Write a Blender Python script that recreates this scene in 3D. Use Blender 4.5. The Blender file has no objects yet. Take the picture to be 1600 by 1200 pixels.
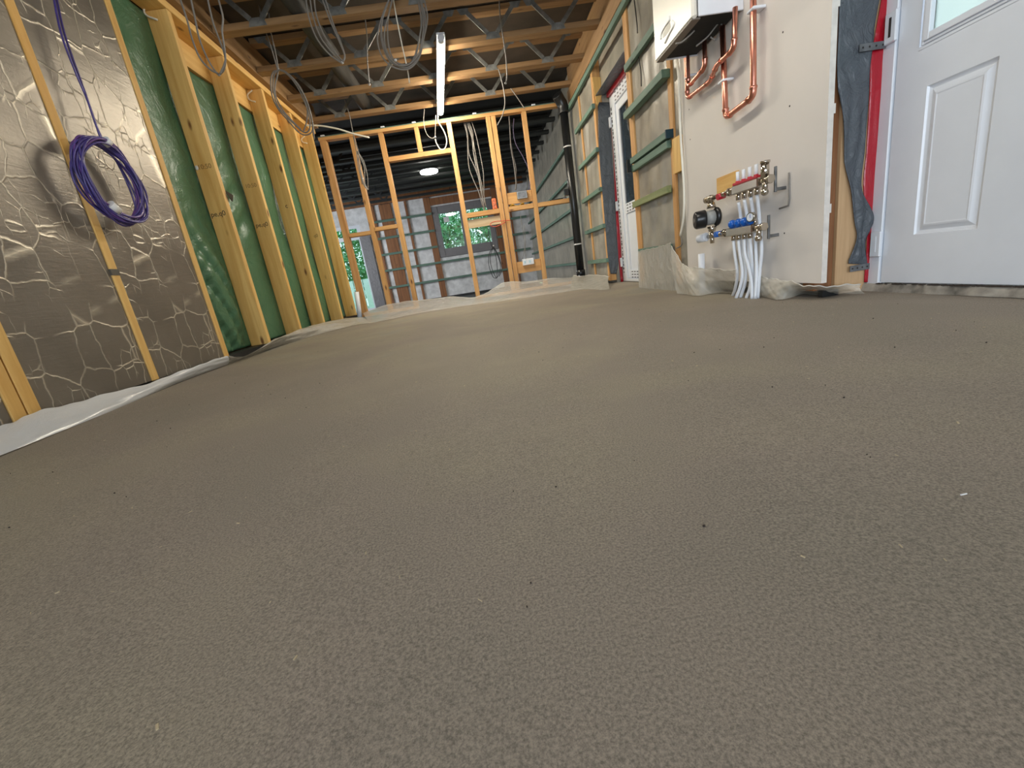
import bpy, math, random
from mathutils import Vector, Matrix
random.seed(7)
SC = bpy.context.scene
COL = SC.collection
D = bpy.data
# ------------------------------------------------------------------ camera
CAM_H = 0.33
YAW, PITCH, ROLL, FPX = math.radians(1.68636), math.radians(15.03532), math.radians(-8.96255), 657.44
_cy, _sy, _cp, _sp = math.cos(YAW), math.sin(YAW), math.cos(PITCH), math.sin(PITCH)
FWD = Vector((_sy*_cp, _cy*_cp, -_sp)); _r0 = Vector((_cy, -_sy, 0)); _u0 = _r0.cross(FWD)
_cr, _sr = math.cos(ROLL), math.sin(ROLL)
RGT = _cr*_r0 + _sr*_u0; UP = -_sr*_r0 + _cr*_u0
CAM = Vector((0, 0, CAM_H))
cd = D.cameras.new('camera'); cam = D.objects.new('camera', cd); COL.objects.link(cam)
cd.sensor_width = 36; cd.lens = FPX/1600*36; cd.clip_start = 0.02; cd.clip_end = 200
m = Matrix.Identity(4)
for i in range(3):
    m[i][0] = RGT[i]; m[i][1] = UP[i]; m[i][2] = -FWD[i]; m[i][3] = CAM[i]
cam.matrix_world = m
SC.camera = cam
# ------------------------------------------------------------------ view, world, light
SC.view_settings.view_transform = 'Standard'; SC.view_settings.look = 'None'
SC.view_settings.gamma = 1; SC.view_settings.use_curve_mapping = False
SC.view_settings.exposure = 1.2
W = D.worlds.new('World'); SC.world = W; W.use_nodes = True
bg = W.node_tree.nodes['Background']; bg.inputs[0].default_value = (0.80, 0.90, 1.0, 1); bg.inputs[1].default_value = 1.1
TUBE_E, TUBE2_E, DISC_E, DAY_E = 72.0, 30.0, 40.0, 80.0
def area(name, loc, rot, sx, sy, power, color):
    l = D.lights.new(name, 'AREA'); l.shape = 'RECTANGLE'; l.size = sx; l.size_y = sy; l.energy = power; l.color = color
    o = D.objects.new(name, l); COL.objects.link(o); o.location = loc; o.rotation_euler = rot
    return o
area('daylight_patio_opening', (-0.2, -4.92, 1.15), (math.radians(90), 0, 0), 2.5, 2.0, DAY_E*.6, (0.80, 0.90, 1.0))
area('daylight_side_window', (-1.93, -3.0, 1.05), (0, math.radians(-90), 0), 1.9, 1.3, DAY_E*0.95, (0.76, 0.88, 1.0))
area('daylight_far_room', (-4.9, 9.2, 1.3), (0, math.radians(-90), 0), 1.4, 2.4, DAY_E*.75, (0.86, 0.93, 1.0))

# ------------------------------------------------------------------ helpers
def at(px, py, ax, val):
    """point on the plane axis=val seen at a pixel of the 1600x1200 photo"""
    d = RGT*((px-800)/FPX) + UP*((600-py)/FPX) + FWD
    t = (val-CAM[ax])/d[ax]
    return CAM + d*t

class G:
    def __init__(s): s.v = []; s.f = []; s.sm = []
    def add(s, vs, fs, smooth=False):
        n = len(s.v); s.v += [tuple(v) for v in vs]
        for f in fs: s.f.append(tuple(i+n for i in f)); s.sm.append(smooth)
        return s
    def box(s, x0, x1, y0, y1, z0, z1):
        vs = [(x, y, z) for z in (z0, z1) for y in (y0, y1) for x in (x0, x1)]
        return s.add(vs, [(0,2,3,1),(4,5,7,6),(0,1,5,4),(2,6,7,3),(0,4,6,2),(1,3,7,5)])
    def beam(s, p, q, w, t, side=(0,1,0)):
        """box from p to q, width w along 'side', thickness t across"""
        p, q = Vector(p), Vector(q); d = (q-p).normalized(); a = Vector(side); a = (a-d*a.dot(d)).normalized(); b = d.cross(a)
        vs = [c+a*(w/2*i)+b*(t/2*j) for c in (p, q) for j in (-1, 1) for i in (-1, 1)]
        return s.add(vs, [(0,2,3,1),(4,5,7,6),(0,1,5,4),(2,6,7,3),(0,4,6,2),(1,3,7,5)])
    def tube(s, pts, r, n=8, closed=False, caps=True):
        pts = [Vector(p) for p in pts]; m_ = len(pts); rs = r if isinstance(r, (list, tuple)) else [r]*m_
        base = len(s.v); prev = None
        for i, p in enumerate(pts):
            if closed: d = pts[(i+1) % m_]-pts[i-1]
            else: d = pts[min(i+1, m_-1)]-pts[max(i-1, 0)]
            if d.length < 1e-9: d = Vector((0,0,1))
            d.normalize()
            if prev is None:
                a = d.orthogonal().normalized()
            else:
                a = prev-d*prev.dot(d)
                a = a.normalized() if a.length > 1e-6 else d.orthogonal().normalized()
            prev = a; b = d.cross(a)
            for k in range(n):
                t = 2*math.pi*k/n; s.v.append(tuple(p+(a*math.cos(t)+b*math.sin(t))*rs[i]))
        for i in range(m_ if closed else m_-1):
            j = (i+1) % m_
            for k in range(n):
                k2 = (k+1) % n
                s.f.append((base+i*n+k, base+i*n+k2, base+j*n+k2, base+j*n+k)); s.sm.append(True)
        if not closed and caps:
            s.f.append(tuple(base+k for k in range(n))[::-1]); s.sm.append(False)
            s.f.append(tuple(base+(m_-1)*n+k for k in range(n))); s.sm.append(False)
        return s
    def cyl(s, p, q, r, n=20, r2=None):
        return s.tube([p, q], [r, r if r2 is None else r2], n)
    def grid(s, fn, nu, nv, smooth=True):
        b = len(s.v)
        for j in range(nv+1):
            for i in range(nu+1): s.v.append(tuple(fn(i/nu, j/nv)))
        for j in range(nv):
            for i in range(nu):
                a = b+j*(nu+1)+i; s.f.append((a, a+1, a+nu+2, a+nu+1)); s.sm.append(smooth)
        return s
    def prism(s, poly, off):
        """planar polygon extruded by vector off"""
        n = len(poly); off = Vector(off); vs = [Vector(p) for p in poly]+[Vector(p)+off for p in poly]
        fs = [tuple(range(n))[::-1], tuple(range(n, 2*n))]+[(i, (i+1) % n, n+(i+1) % n, n+i) for i in range(n)]
        return s.add(vs, fs)
    def sphere(s, c, rx, ry, rz, nu=16, nv=10):
        c = Vector(c)
        return s.grid(lambda u, v: (c.x+rx*math.cos(2*math.pi*u)*math.sin(math.pi*v), c.y+ry*math.sin(2*math.pi*u)*math.sin(math.pi*v), c.z+rz*math.cos(math.pi*v)), nu, nv)

ORG = {}
def build(g, name, mat, parent=None, label=None, cat=None, group=None, kind=None, bevel=0, thick=0, org=None, subsurf=0):
    if parent is not None: o0 = ORG[parent.name]
    elif org is not None: o0 = Vector(org)
    else:
        xs, ys, zs = zip(*g.v); o0 = Vector(((min(xs)+max(xs))/2, (min(ys)+max(ys))/2, min(zs)))
    me = D.meshes.new(name)
    me.from_pydata([(v[0]-o0.x, v[1]-o0.y, v[2]-o0.z) for v in g.v], [], g.f)
    me.polygons.foreach_set('use_smooth', g.sm); me.update()
    if mat: me.materials.append(mat)
    o = D.objects.new(name, me); COL.objects.link(o)
    if parent is not None: o.parent = parent
    else: o.location = o0
    ORG[o.name] = o0
    if label: o['label'] = label
    if cat: o['category'] = cat
    if group: o['group'] = group
    if kind: o['kind'] = kind
    if thick:
        s_ = o.modifiers.new('thickness', 'SOLIDIFY'); s_.thickness = thick; s_.offset = 0
    if bevel:
        b = o.modifiers.new('bevel', 'BEVEL'); b.width = bevel; b.segments = 1; b.limit_method = 'ANGLE'
    if subsurf:
        b = o.modifiers.new('sub', 'SUBSURF'); b.levels = subsurf; b.render_levels = subsurf
    return o
def thing(name, label, cat, loc, group=None, kind=None):
    o = D.objects.new(name, None); COL.objects.link(o); o.location = loc; o.empty_display_size = .05
    ORG[o.name] = Vector(loc)
    if label: o['label'] = label
    if cat: o['category'] = cat
    if group: o['group'] = group
    if kind: o['kind'] = kind
    return o
def B(*a): return G().box(*a)
def smoothline(pts, k=6, closed=False):
    pts = [Vector(p) for p in pts]; n = len(pts); out = []
    for i in range(n if closed else n-1):
        p1, p2 = pts[i], pts[(i+1) % n]
        p0 = pts[i-1] if (closed or i > 0) else p1*2-p2
        p3 = pts[(i+2) % n] if (closed or i+2 < n) else p2*2-p1
        for j in range(k):
            t = j/k
            out.append(0.5*((2*p1)+(p2-p0)*t+(2*p0-5*p1+4*p2-p3)*t*t+(-p0+3*p1-3*p2+p3)*t**3))
    if not closed: out.append(pts[-1])
    return out
def copy_tree(o, off, parent=None):
    c = o.copy(); COL.objects.link(c); c.parent = parent
    if parent is None: c.location = o.location+Vector(off)
    ORG[c.name] = ORG.get(o.name, Vector())+Vector(off)
    for ch in list(o.children): copy_tree(ch, off, c)
    return c

# ------------------------------------------------------------------ materials
MATS = {}
class NT:
    def __init__(s, name):
        s.m = D.materials.new(name); s.m.use_nodes = True; s.t = s.m.node_tree; s.b = s.t.nodes['Principled BSDF']
    def n(s, typ, **kw):
        x = s.t.nodes.new(typ)
        for k, v in kw.items():
            if k.startswith('i_'):
                key = k[2:]; key = int(key) if key.isdigit() else key.replace('_', ' ')
                x.inputs[key].default_value = v
            else: setattr(x, k, v)
        return x
    def l(s, a, b): s.t.links.new(a, b)
    def coord(s, scale=(1,1,1), rnd=True):
        tc = s.n('ShaderNodeTexCoord'); mp = s.n('ShaderNodeMapping'); mp.inputs['Scale'].default_value = scale
        if rnd:
            oi = s.n('ShaderNodeObjectInfo'); mu = s.n('ShaderNodeMath', operation='MULTIPLY'); mu.inputs[1].default_value = 37.0
            s.l(oi.outputs['Random'], mu.inputs[0]); s.l(mu.outputs[0], mp.inputs['Location'])
        s.l(tc.outputs['Object'], mp.inputs['Vector']); return mp.outputs[0]
    def noise(s, vec, scale, detail=4, rough=.55, dist=0):
        x = s.n('ShaderNodeTexNoise'); x.inputs['Scale'].default_value = scale; x.inputs['Detail'].default_value = detail
        x.inputs['Roughness'].default_value = rough; x.inputs['Distortion'].default_value = dist
        s.l(vec, x.inputs['Vector']); return x.outputs['Fac']
    def ramp(s, fac, stops):
        r = s.n('ShaderNodeValToRGB'); e = r.color_ramp.elements
        while len(e) < len(stops): e.new(0.5)
        for i, (p, c) in enumerate(stops): e[i].position = p; e[i].color = (*c, 1) if len(c) == 3 else c
        s.l(fac, r.inputs[0]); return r.outputs[0]
    def mix(s, fac, a, b, typ='MIX'):
        x = s.n('ShaderNodeMixRGB', blend_type=typ)
        for sock, v in ((x.inputs[0], fac), (x.inputs[1], a), (x.inputs[2], b)):
            if hasattr(v, 'is_output'): s.l(v, sock)
            elif isinstance(v, (int, float)): sock.default_value = v
            else: sock.default_value = (*v, 1)
        return x.outputs[0]
    def bump(s, h, strength, dist=.01):
        b = s.n('ShaderNodeBump'); b.inputs['Strength'].default_value = strength; b.inputs['Distance'].default_value = dist
        s.l(h, b.inputs['Height']); s.l(b.outputs[0], s.b.inputs['Normal'])
    def set(s, **kw):
        for k, v in kw.items():
            s.b.inputs[k.replace('_', ' ')].default_value = (*v, 1) if isinstance(v, tuple) and len(v) == 3 else v
def lin(r, g, b):
    f = lambda c: (c/255/12.92) if c/255 <= .04045 else ((c/255+.055)/1.055)**2.4
    return (f(r), f(g), f(b))
def plain(name, col, rough=.5, metal=0, noise=0.06, nscale=8, bump=0, emit=0, **kw):
    if name in MATS: return MATS[name]
    t = NT(name); t.set(Roughness=rough, Metallic=metal, **kw)
    v = t.coord()
    f = t.noise(v, nscale)
    a = tuple(max(0, c*(1-noise*2)) for c in col); b = tuple(min(1, c*(1+noise*2)) for c in col)
    t.l(t.ramp(f, [(.3, a), (.7, b)]), t.b.inputs['Base Color'])
    if bump: t.bump(t.noise(v, nscale*5), bump, .004)
    if emit: t.set(Emission_Color=col, Emission_Strength=emit)
    MATS[name] = t.m; return t.m
def wood(axis, tone='pine'):
    key = f'{tone}_timber_{axis}'
    if key in MATS: return MATS[key]
    cols = {'pine': (lin(234,194,120), lin(212,162,86), lin(120,76,34)), 'orange': (lin(212,164,104), lin(182,130,74), lin(110,70,38)),
            'joist': (lin(158,124,84), lin(130,98,62), lin(84,52,28)),
            'brown': (lin(150,100,60), lin(112,70,42), lin(60,36,22)), 'green': (lin(106,134,118), lin(74,102,90), lin(46,64,56)),
            'moss': (lin(142,150,104), lin(110,122,76), lin(70,80,50)), 'dark': (lin(38,42,40), lin(27,30,30), lin(14,16,16)),  # dark: joist timber with the far ceiling's shade painted into its colour
            'tan': (lin(206,170,128), lin(184,146,104), lin(120,90,60)),
            'light': (lin(226,206,170), lin(204,178,138), lin(120,90,60))}[tone]
    t = NT(key); sc = [1, 1, 1]; sc['xyz'.index(axis)] = .06
    v = t.coord(tuple(sc)); f = t.noise(v, 22, 5, .6, .6); f2 = t.noise(v, 110, 3)
    base = t.ramp(f, [(.3, cols[1]), (.62, cols[0])])
    base = t.mix(t.ramp(f2, [(.5, (0,0,0)), (.75, (.35,.35,.35))]), base, cols[1])
    v2 = t.coord(tuple(.35 if c == .06 else 1 for c in sc))
    vo = t.n('ShaderNodeTexVoronoi'); vo.inputs['Scale'].default_value = 9; t.l(v2, vo.inputs['Vector'])
    kn = t.ramp(vo.outputs['Distance'], [(.06, (1,1,1)), (.15, (0,0,0))])
    base = t.mix(kn, base, cols[2]); t.l(base, t.b.inputs['Base Color'])
    t.set(Roughness=.62); t.bump(f, .15, .003); MATS[key] = t.m; return t.m
def sheet_mat(name, col, alpha, rough=.22, bscale=9, bstr=.5):
    if name in MATS: return MATS[name]
    t = NT(name); t.set(Base_Color=col, Roughness=rough)
    v = t.coord((1, 1, 1)); h = t.noise(v, bscale, 6, .6, 1.2); t.bump(h, bstr, .02)
    if alpha < 1:
        tr = t.n('ShaderNodeBsdfTransparent'); mx = t.n('ShaderNodeMixShader')
        lw = t.n('ShaderNodeLayerWeight'); lw.inputs[0].default_value = .35
        mr = t.n('ShaderNodeMapRange'); mr.inputs[3].default_value = alpha; mr.inputs[4].default_value = min(1, alpha+.3)
        t.l(lw.outputs['Facing'], mr.inputs[0]); t.l(mr.outputs[0], mx.inputs[0])
        t.l(tr.outputs[0], mx.inputs[1]); t.l(t.b.outputs[0], mx.inputs[2])
        t.l(mx.outputs[0], t.t.nodes['Material Output'].inputs['Surface'])
    MATS[name] = t.m; return t.m

def screed_mat():
    t = NT('sand_cement_screed'); v = t.coord(rnd=False)
    big = t.noise(v, .9, 4, .5, .6); mid = t.noise(v, 2.6, 5, .6, .5); fine = t.noise(v, 330, 4, .8); grit = t.noise(v, 170, 3, .7)
    c = t.ramp(big, [(.30, lin(134,128,117)), (.45, lin(143,134,123)), (.58, lin(151,143,126)), (.72, lin(142,140,133))])
    c = t.mix(t.ramp(mid, [(.35, (0,0,0)), (.7, (.55,.55,.55))]), c, lin(134,127,116))
    c = t.mix(.65, c, t.ramp(fine, [(.36, (.2,.2,.2)), (.5, (.5,.5,.5)), (.64, (.80,.78,.75))]), 'OVERLAY')
    c = t.mix(t.ramp(grit, [(.70, (0,0,0)), (.78, (.45,.45,.45))]), c, lin(200,188,166))
    t.l(c, t.b.inputs['Base Color']); t.set(Roughness=.75)
    t.b.inputs['Specular IOR Level'].default_value = .2
    t.bump(t.mix(.5, grit, fine), .22, .0015)
    # long trowel swirls as a second gentler relief
    MATS['screed'] = t.m; return t.m
def foil_mat():
    t = NT('creased_insulation_foil'); v = t.coord(rnd=False)
    dn = t.n('ShaderNodeTexNoise'); dn.inputs['Scale'].default_value = 14; dn.inputs['Detail'].default_value = 5; t.l(v, dn.inputs['Vector'])
    dv = t.mix(.035, v, dn.outputs['Color'], 'ADD')
    def cells(scl, rot, w, gs, lo, hi):
        mp = t.n('ShaderNodeMapping'); mp.inputs['Scale'].default_value = scl; mp.inputs['Rotation'].default_value = (rot, 0, 0); t.l(dv, mp.inputs['Vector'])
        vo = t.n('ShaderNodeTexVoronoi', feature='DISTANCE_TO_EDGE'); vo.inputs['Scale'].default_value = 1.0; vo.inputs['Randomness'].default_value = .55; t.l(mp.outputs[0], vo.inputs['Vector'])
        rd = t.ramp(vo.outputs['Distance'], [(0, (1,1,1)), (w*.4, (.5,.5,.5)), (w, (0,0,0))])
        gate = t.ramp(t.noise(v, gs, 2), [(lo, (0,0,0)), (hi, (1,1,1))])
        return t.mix(1.0, rd, gate, 'MULTIPLY')
    ridge = t.mix(1.0, cells((.01, 6.5, 5.2), .05, .032, 3.2, .36, .5), cells((.01, 17, 12), .1, .05, 4.5, .52, .6), 'LIGHTEN')
    mp2 = t.n('ShaderNodeMapping'); mp2.inputs['Scale'].default_value = (1, 5, 40); mp2.inputs['Rotation'].default_value = (math.radians(-18), 0, 0); t.l(v, mp2.inputs['Vector'])
    rip = t.noise(mp2.outputs[0], 1.8, 4, .6, .8); f2 = t.noise(v, 45, 5, .7)
    h = t.mix(.5, ridge, t.mix(.4, rip, f2)); t.bump(h, .5, .007)
    base = t.ramp(t.noise(v, 2.2, 4), [(.3, lin(128,122,114)), (.7, lin(150,143,133))])
    base = t.mix(ridge, base, lin(214,206,190)); t.l(base, t.b.inputs['Base Color'])
    t.set(Metallic=.72, Roughness=.4); MATS['foil'] = t.m; return t.m
SCREED, FOIL = screed_mat(), foil_mat()
GREEN = sheet_mat('green_vapour_membrane', lin(76,120,92), 1, .30, 6, .8)
POLY = sheet_mat('clear_polythene', lin(226,220,212), .36, .1, 13, 1.2)
POLYW = sheet_mat('milky_polythene', lin(212,215,218), .86, .22, 4, .3)
POLYE = sheet_mat('polythene_fold_highlight', lin(226,222,212), .8, .15, 9, .3)
POLYC = sheet_mat('creamy_polythene', lin(208,202,188), .5, .16, 9, .6)
POLYM = sheet_mat('dusty_polythene', lin(192,188,178), .6, .2, 9, .9)
DPM = sheet_mat('grey_membrane', lin(80,86,92), 1, .26, 13, .9)
RED = sheet_mat('red_membrane', lin(172,20,38), 1, .2, 8, .4)
BLACK = plain('black_damp_course', (.012,.013,.014), .5)
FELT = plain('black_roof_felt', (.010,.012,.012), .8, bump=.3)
DECK = plain('brown_grey_floor_deck', lin(66,57,48), .75, noise=.2, nscale=3, bump=.3)
BOARD = plain('pale_plasterboard', lin(222,216,209), .7, noise=.02, nscale=2)
BOARDE = plain('plasterboard_paper_edge', lin(222,215,206), .7, noise=.05, nscale=30)
UPVC = plain('white_upvc', lin(226,230,236), .28, noise=.01)
WHITE = plain('white_plastic', lin(226,230,236), .35, noise=.02)
CREAM = plain('boiler_enamel', lin(226,222,210), .3, noise=.01)
COPPER = plain('copper', lin(214,146,126), .3, 1, noise=.08, nscale=20)
CHROME = plain('nickel_plated_brass', lin(196,188,176), .2, 1, noise=.05)
ZINC = plain('zinc_plated_steel', lin(128,130,132), .42, .85, noise=.15, nscale=25)
STEEL = plain('galvanised_web_steel', lin(122,122,118), .5, .25, noise=.18, nscale=18)
BLK = plain('black_plastic', (.012,.013,.014), .3)
GREYC = plain('grey_cable_sheath', lin(128,123,117), .5, noise=.05)
WHITEC = plain('white_cable_sheath', lin(238,234,220), .45, noise=.03)
PURPLE = plain('purple_cable_sheath', lin(72,62,128), .28, noise=.12, nscale=30)
PUR2 = plain('violet_cable_sheath', lin(104,70,140), .35, noise=.12, nscale=30)
REDP = plain('red_plastic', lin(190,20,44), .3)
BLUEP = plain('blue_plastic', lin(14,92,184), .3)
TAPE = plain('white_tape', lin(222,222,222), .5)
DARKT = plain('dark_mark', lin(44,40,38), .8)
INSU = plain('polythene_covered_grey_insulation', lin(150,145,133), .3, noise=.14, nscale=5, bump=.5)
FARB = plain('white_faced_insulation', lin(216,216,216), .45, noise=.12, nscale=6, bump=.5)
METALB = plain('steel_back_box', lin(170,172,174), .35, .8, noise=.1)
GLASSD = plain('dark_glazing_reveal', lin(60,66,70), .12)
def glass(name, tint=(1,1,1), rough=0.0, a=.12):
    t = NT(name); tr = t.n('ShaderNodeBsdfTransparent'); tr.inputs[0].default_value = (*tint, 1)
    gl = t.n('ShaderNodeBsdfGlossy'); gl.inputs['Roughness'].default_value = rough+.02
    mx = t.n('ShaderNodeMixShader'); mx.inputs[0].default_value = a
    t.l(tr.outputs[0], mx.inputs[1]); t.l(gl.outputs[0], mx.inputs[2]); t.l(mx.outputs[0], t.t.nodes['Material Output'].inputs['Surface'])
    return t.m
GLASS = glass('window_glass', (.82,.95,.90))
FROST = NT('frosted_door_glass'); FROST.set(Base_Color=lin(206,222,214), Roughness=.35, Transmission_Weight=.7); FROST = FROST.m
def emit(name, col, e):
    t = NT(name); t.set(Base_Color=col, Emission_Color=col, Emission_Strength=e, Roughness=.4); return t.m
TUBE = emit('lit_tube_diffuser', (1.0,.91,.74), TUBE_E)
DISC = emit('lit_disc_diffuser', (1.0,.96,.88), DISC_E)

# ------------------------------------------------------------------ setting
XL, XR, XD, YP, YF, ZC = -1.80, 1.45, 1.72, 6.20, 12.0, 2.42
def st(g, name, mat, parent=None, label=None, **kw):
    return build(g, name, mat, parent, kind=None if parent else 'structure', label=label, **kw)
# screed as a gently uneven surface
def fl(u, v):
    x = -2.0+u*4.0; y = -4.9+v*10.3
    z = .0025*math.sin(2.1*x+1.3*y)*math.sin(1.7*y-.6*x)+.0015*math.sin(5*x+2*math.sin(2*y))
    return (x, y, z-.002)
g = G().grid(fl, 80, 140); g.box(-2.0, 2.0, -1.9, 5.4, -.1, -.02)
st(g, 'floor', SCREED, label='brown-grey sand and cement screed floor, freshly floated', org=(0,0,0))
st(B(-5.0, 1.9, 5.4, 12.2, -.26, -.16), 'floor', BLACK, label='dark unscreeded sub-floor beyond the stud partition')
st(B(-2.1, 1.9, -5.0, 6.6, 2.70, 2.74), 'ceiling', DECK, label='brown deck above the near web joists')
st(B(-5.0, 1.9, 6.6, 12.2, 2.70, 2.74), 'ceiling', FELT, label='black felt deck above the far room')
g = B(-2.06, -1.99, -2.3, 6.3, -.1, 2.7); g.box(-2.06, -1.99, -5.0, -3.7, -.1, 2.7); g.box(-2.06, -1.99, -3.7, -2.3, 2.1, 2.7); g.box(-2.06, -1.99, -3.7, -2.3, -.1, .02)
st(g, 'wall_left', wood('z', 'brown'), label='sheathed timber wall behind the foil boards')
g = B(1.56, 1.85, 1.93, 4.02, -.1, 2.7); g.box(1.56, 1.85, 5.0, 12.1, -.1, 2.7); g.box(1.56, 1.85, 4.02, 5.0, 1.95, 2.7)
g.box(1.70, 1.85, -5.0, .90, -.1, 2.7); g.box(1.70, 1.85, .90, 1.93, 2.10, 2.7); g.box(1.70, 1.85, 1.85, 1.93, -.1, 2.1)
st(g, 'wall_right', INSU, label='right-hand wall of insulated timber frame with two door openings')
g = B(-2.06, -1.5, -5.06, -5.0, -.1, 2.7); g.box(1.1, 1.85, -5.06, -5.0, -.1, 2.7); g.box(-1.5, 1.1, -5.06, -5.0, 2.15, 2.7)
st(g, 'wall_back', BOARD, label='boarded wall behind the viewpoint with a wide patio opening')
# far wall with window and glazed door openings
wx0, wx1, wz0, wz1 = -.97, .52, 1.02, 2.16
dx0, dx1, dz1 = -3.75, -2.96, 2.06
g = G()
for (a, b, c, d) in ((-5, dx0, -.26, 2.7), (dx0, dx1, dz1, 2.7), (dx1, wx0, -.26, 2.7), (wx0, wx1, -.26, wz0), (wx0, wx1, wz1, 2.7), (wx1, 1.56, -.26, 2.7)):
    g.box(a, b, YF, YF+.12, c, d)
st(g, 'wall_far', FARB, label='far wall of white-faced insulation boards')
st(B(-5.06, -5.0, 6.3, 12.1, -.26, 2.7), 'wall_left', FARB, label='left wall of the far room')
st(B(-5.0, -2.06, 6.24, 6.3, -.26, 2.7), 'wall_near', wood('z','brown'), label='near wall of the far room left of the partition')
st(B(-3.0, 1.56, 11.97, 12.0, -.26, -.10), 'baseboard_far', BLACK, label='black damp-proof upstand along the foot of the far wall')

# ---- far window
win = thing('window_1', 'grey-wrapped two-pane window in the far wall looking onto a garden', None, ((wx0+wx1)/2, YF, wz0), kind='structure')
g = G(); fy0, fy1 = YF-.03, YF+.06
WRAP = sheet_mat('grey_film_wrap', lin(122,120,122), 1, .4, 10, .6)
g.box(wx0-.06, wx0+.10, fy0, fy1, wz0-.10, wz1+.05); g.box(wx1-.10, wx1+.05, fy0, fy1, wz0-.10, wz1+.05)
g.box(wx0+.10, wx1-.10, fy0, fy1, wz0-.10, wz0+.12); g.box(wx0+.10, wx1-.10, fy0, fy1, wz1-.14, wz1+.05); g.box(-.32, -.22, fy0, fy1, wz0+.12, wz1-.14)
build(g, 'window_frame', WRAP, win, bevel=.01)
build(B(wx0+.10, -.32, YF+.03, YF+.036, wz0+.12, wz1-.14), 'glass_pane', GLASS, win)
build(B(-.22, wx1-.10, YF+.03, YF+.036, wz0+.12, wz1-.14), 'glass_pane', GLASS, win)
build(B(-.76, -.62, YF+.02, YF+.026, 1.80, 1.93), 'paper_sticker', TAPE, win, label='white paper sticker on the left pane')
# ---- far glazed door
dr = thing('door_3', 'narrow glazed door seen at the far left through the partition', None, ((dx0+dx1)/2, YF, -.26), kind='structure')
g = G(); g.box(dx0, dx0+.1, YF, YF+.07, -.26, dz1); g.box(dx1-.1, dx1, YF, YF+.07, -.26, dz1); g.box(dx0+.1, dx1-.1, YF, YF+.07, -.26, -.1); g.box(dx0+.1, dx1-.1, YF, YF+.07, dz1-.08, dz1); g.box(dx0+.1, dx1-.1, YF, YF+.07, 1.70, 1.80)
build(g, 'door_frame', UPVC, dr, bevel=.004)
build(B(dx0+.1, dx1-.1, YF+.03, YF+.036, -.1, 1.7), 'glass_pane', GLASS, dr)
build(B(dx0+.1, dx1-.1, YF+.03, YF+.036, 1.8, dz1-.08), 'glass_pane', GLASS, dr)
build(B(dx1-.06, dx1+.22, YF-.05, YF-.003, -.2, 1.75), 'reveal_wrap', WRAP, dr, bevel=.01)

# ------------------------------------------------------------------ garden outside
st(B(-9, 5, 12.3, 24, -.45, -.4), 'floor', plain('lawn', lin(110,168,84), .9, noise=.25, nscale=3, bump=.5), label='sunlit lawn outside the far windows')
LEAF = plain('shrub_leaf', lin(64,128,74), .5, noise=.35, nscale=3)
BARK = plain('shrub_bark', lin(84,66,50), .9)
def shrub(x, y, h, r, n, label):
    t = thing('garden_shrub', label, 'shrub', (x, y, -.4), 'shrubs outside the far windows')
    g = G(); rnd = random.Random(int(x*100+y*7))
    for _ in range(n):
        a = rnd.uniform(0, 6.283); b = math.acos(rnd.uniform(-1, 1)); q = rnd.uniform(.55, 1)
        c = Vector((x+r*q*math.sin(b)*math.cos(a), y+r*q*math.sin(b)*math.sin(a), -.4+h*.55+h*.45*q*math.cos(b)))
        u = Vector((rnd.gauss(0,1), rnd.gauss(0,1), rnd.gauss(0,1))).normalized(); w_ = u.orthogonal().normalized(); s_ = rnd.uniform(.05, .11)
        g.add([c-u*s_, c+w_*s_*.5, c+u*s_, c-w_*s_*.5], [(0,1,2,3)])
    build(g, 'foliage', LEAF, t)
    build(G().tube([(x, y, -.4), (x+.04, y, h*.3), (x, y, h*.6)], [.06,.045,.02], 6), 'stem', BARK, t)
shrub(-1.0, 15.6, 2.9, 1.1, 2200, 'leafy green shrub outside the left pane of the far window')
shrub(1.0, 17.0, 3.6, 1.2, 2200, 'loose green shrub outside the right pane of the far window')
shrub(-4.6, 16.0, 3.6, 1.4, 2400, 'tall green shrub outside the far left glazed door')
shrub(-.4, 20.5, 4.4, 2.0, 3500, 'large green bush far down the garden behind the window')
shrub(-4.9, 21.2, 4.4, 1.9, 3000, 'large green bush far down the garden between door and window')
g = G()
for k in range(9): g.box(-5.6+k*.3, -5.6+k*.3+.27, 14.2, 14.24, -.4, .75)
g.box(-5.6, -2.9, 14.25, 14.29, .5, .58); g.box(-5.6, -2.9, 14.25, 14.29, -.2, -.12)
build(g, 'garden_fence', WHITE, label='low white boarded fence outside the far left door', cat='fence')
# ------------------------------------------------------------------ left wall: studs, foil boards, green membrane
ly = [(1.602,1.652), (1.658,1.708), (2.278,2.324), (2.925,2.972), (3.525,3.572), (4.158,4.205), (4.785,4.832), (5.405,5.452), (5.99,6.037)]
llab = ['yellow pine stud at the left edge of the photo, nearer of a tight pair', 'yellow pine stud at the left edge of the photo, further of a tight pair',
        'pine stud between two foil boards, behind the purple cable coil', 'pine stud at the far edge of the last foil board, where green film begins',
        'wide-faced pine stud, first bare one beyond the foil boards, stamped in black', 'second bare pine stud beyond the foil boards, with pale edge and black stamp',
        'third bare pine stud beyond the foil boards, one round mark at mid height', 'fourth bare pine stud beyond the foil boards, under the grey hanging coil',
        'last bare pine stud on the left wall, beside the partition corner and white pipe']
studs = []
for i, ((a, b), lb) in enumerate(zip(ly, llab)):
    o = build(B(-1.94, XL, a, b, .055, 2.355), 'wall_stud', wood('z'), label=lb, cat='stud', group=None, bevel=.002)
    studs.append(o)
build(B(-1.815, -1.797, 2.276, 2.3255, .60, .63), 'tape_band', plain('grey_tape', lin(92,88,80), .5), studs[2], label='dark grey tape band')
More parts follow.
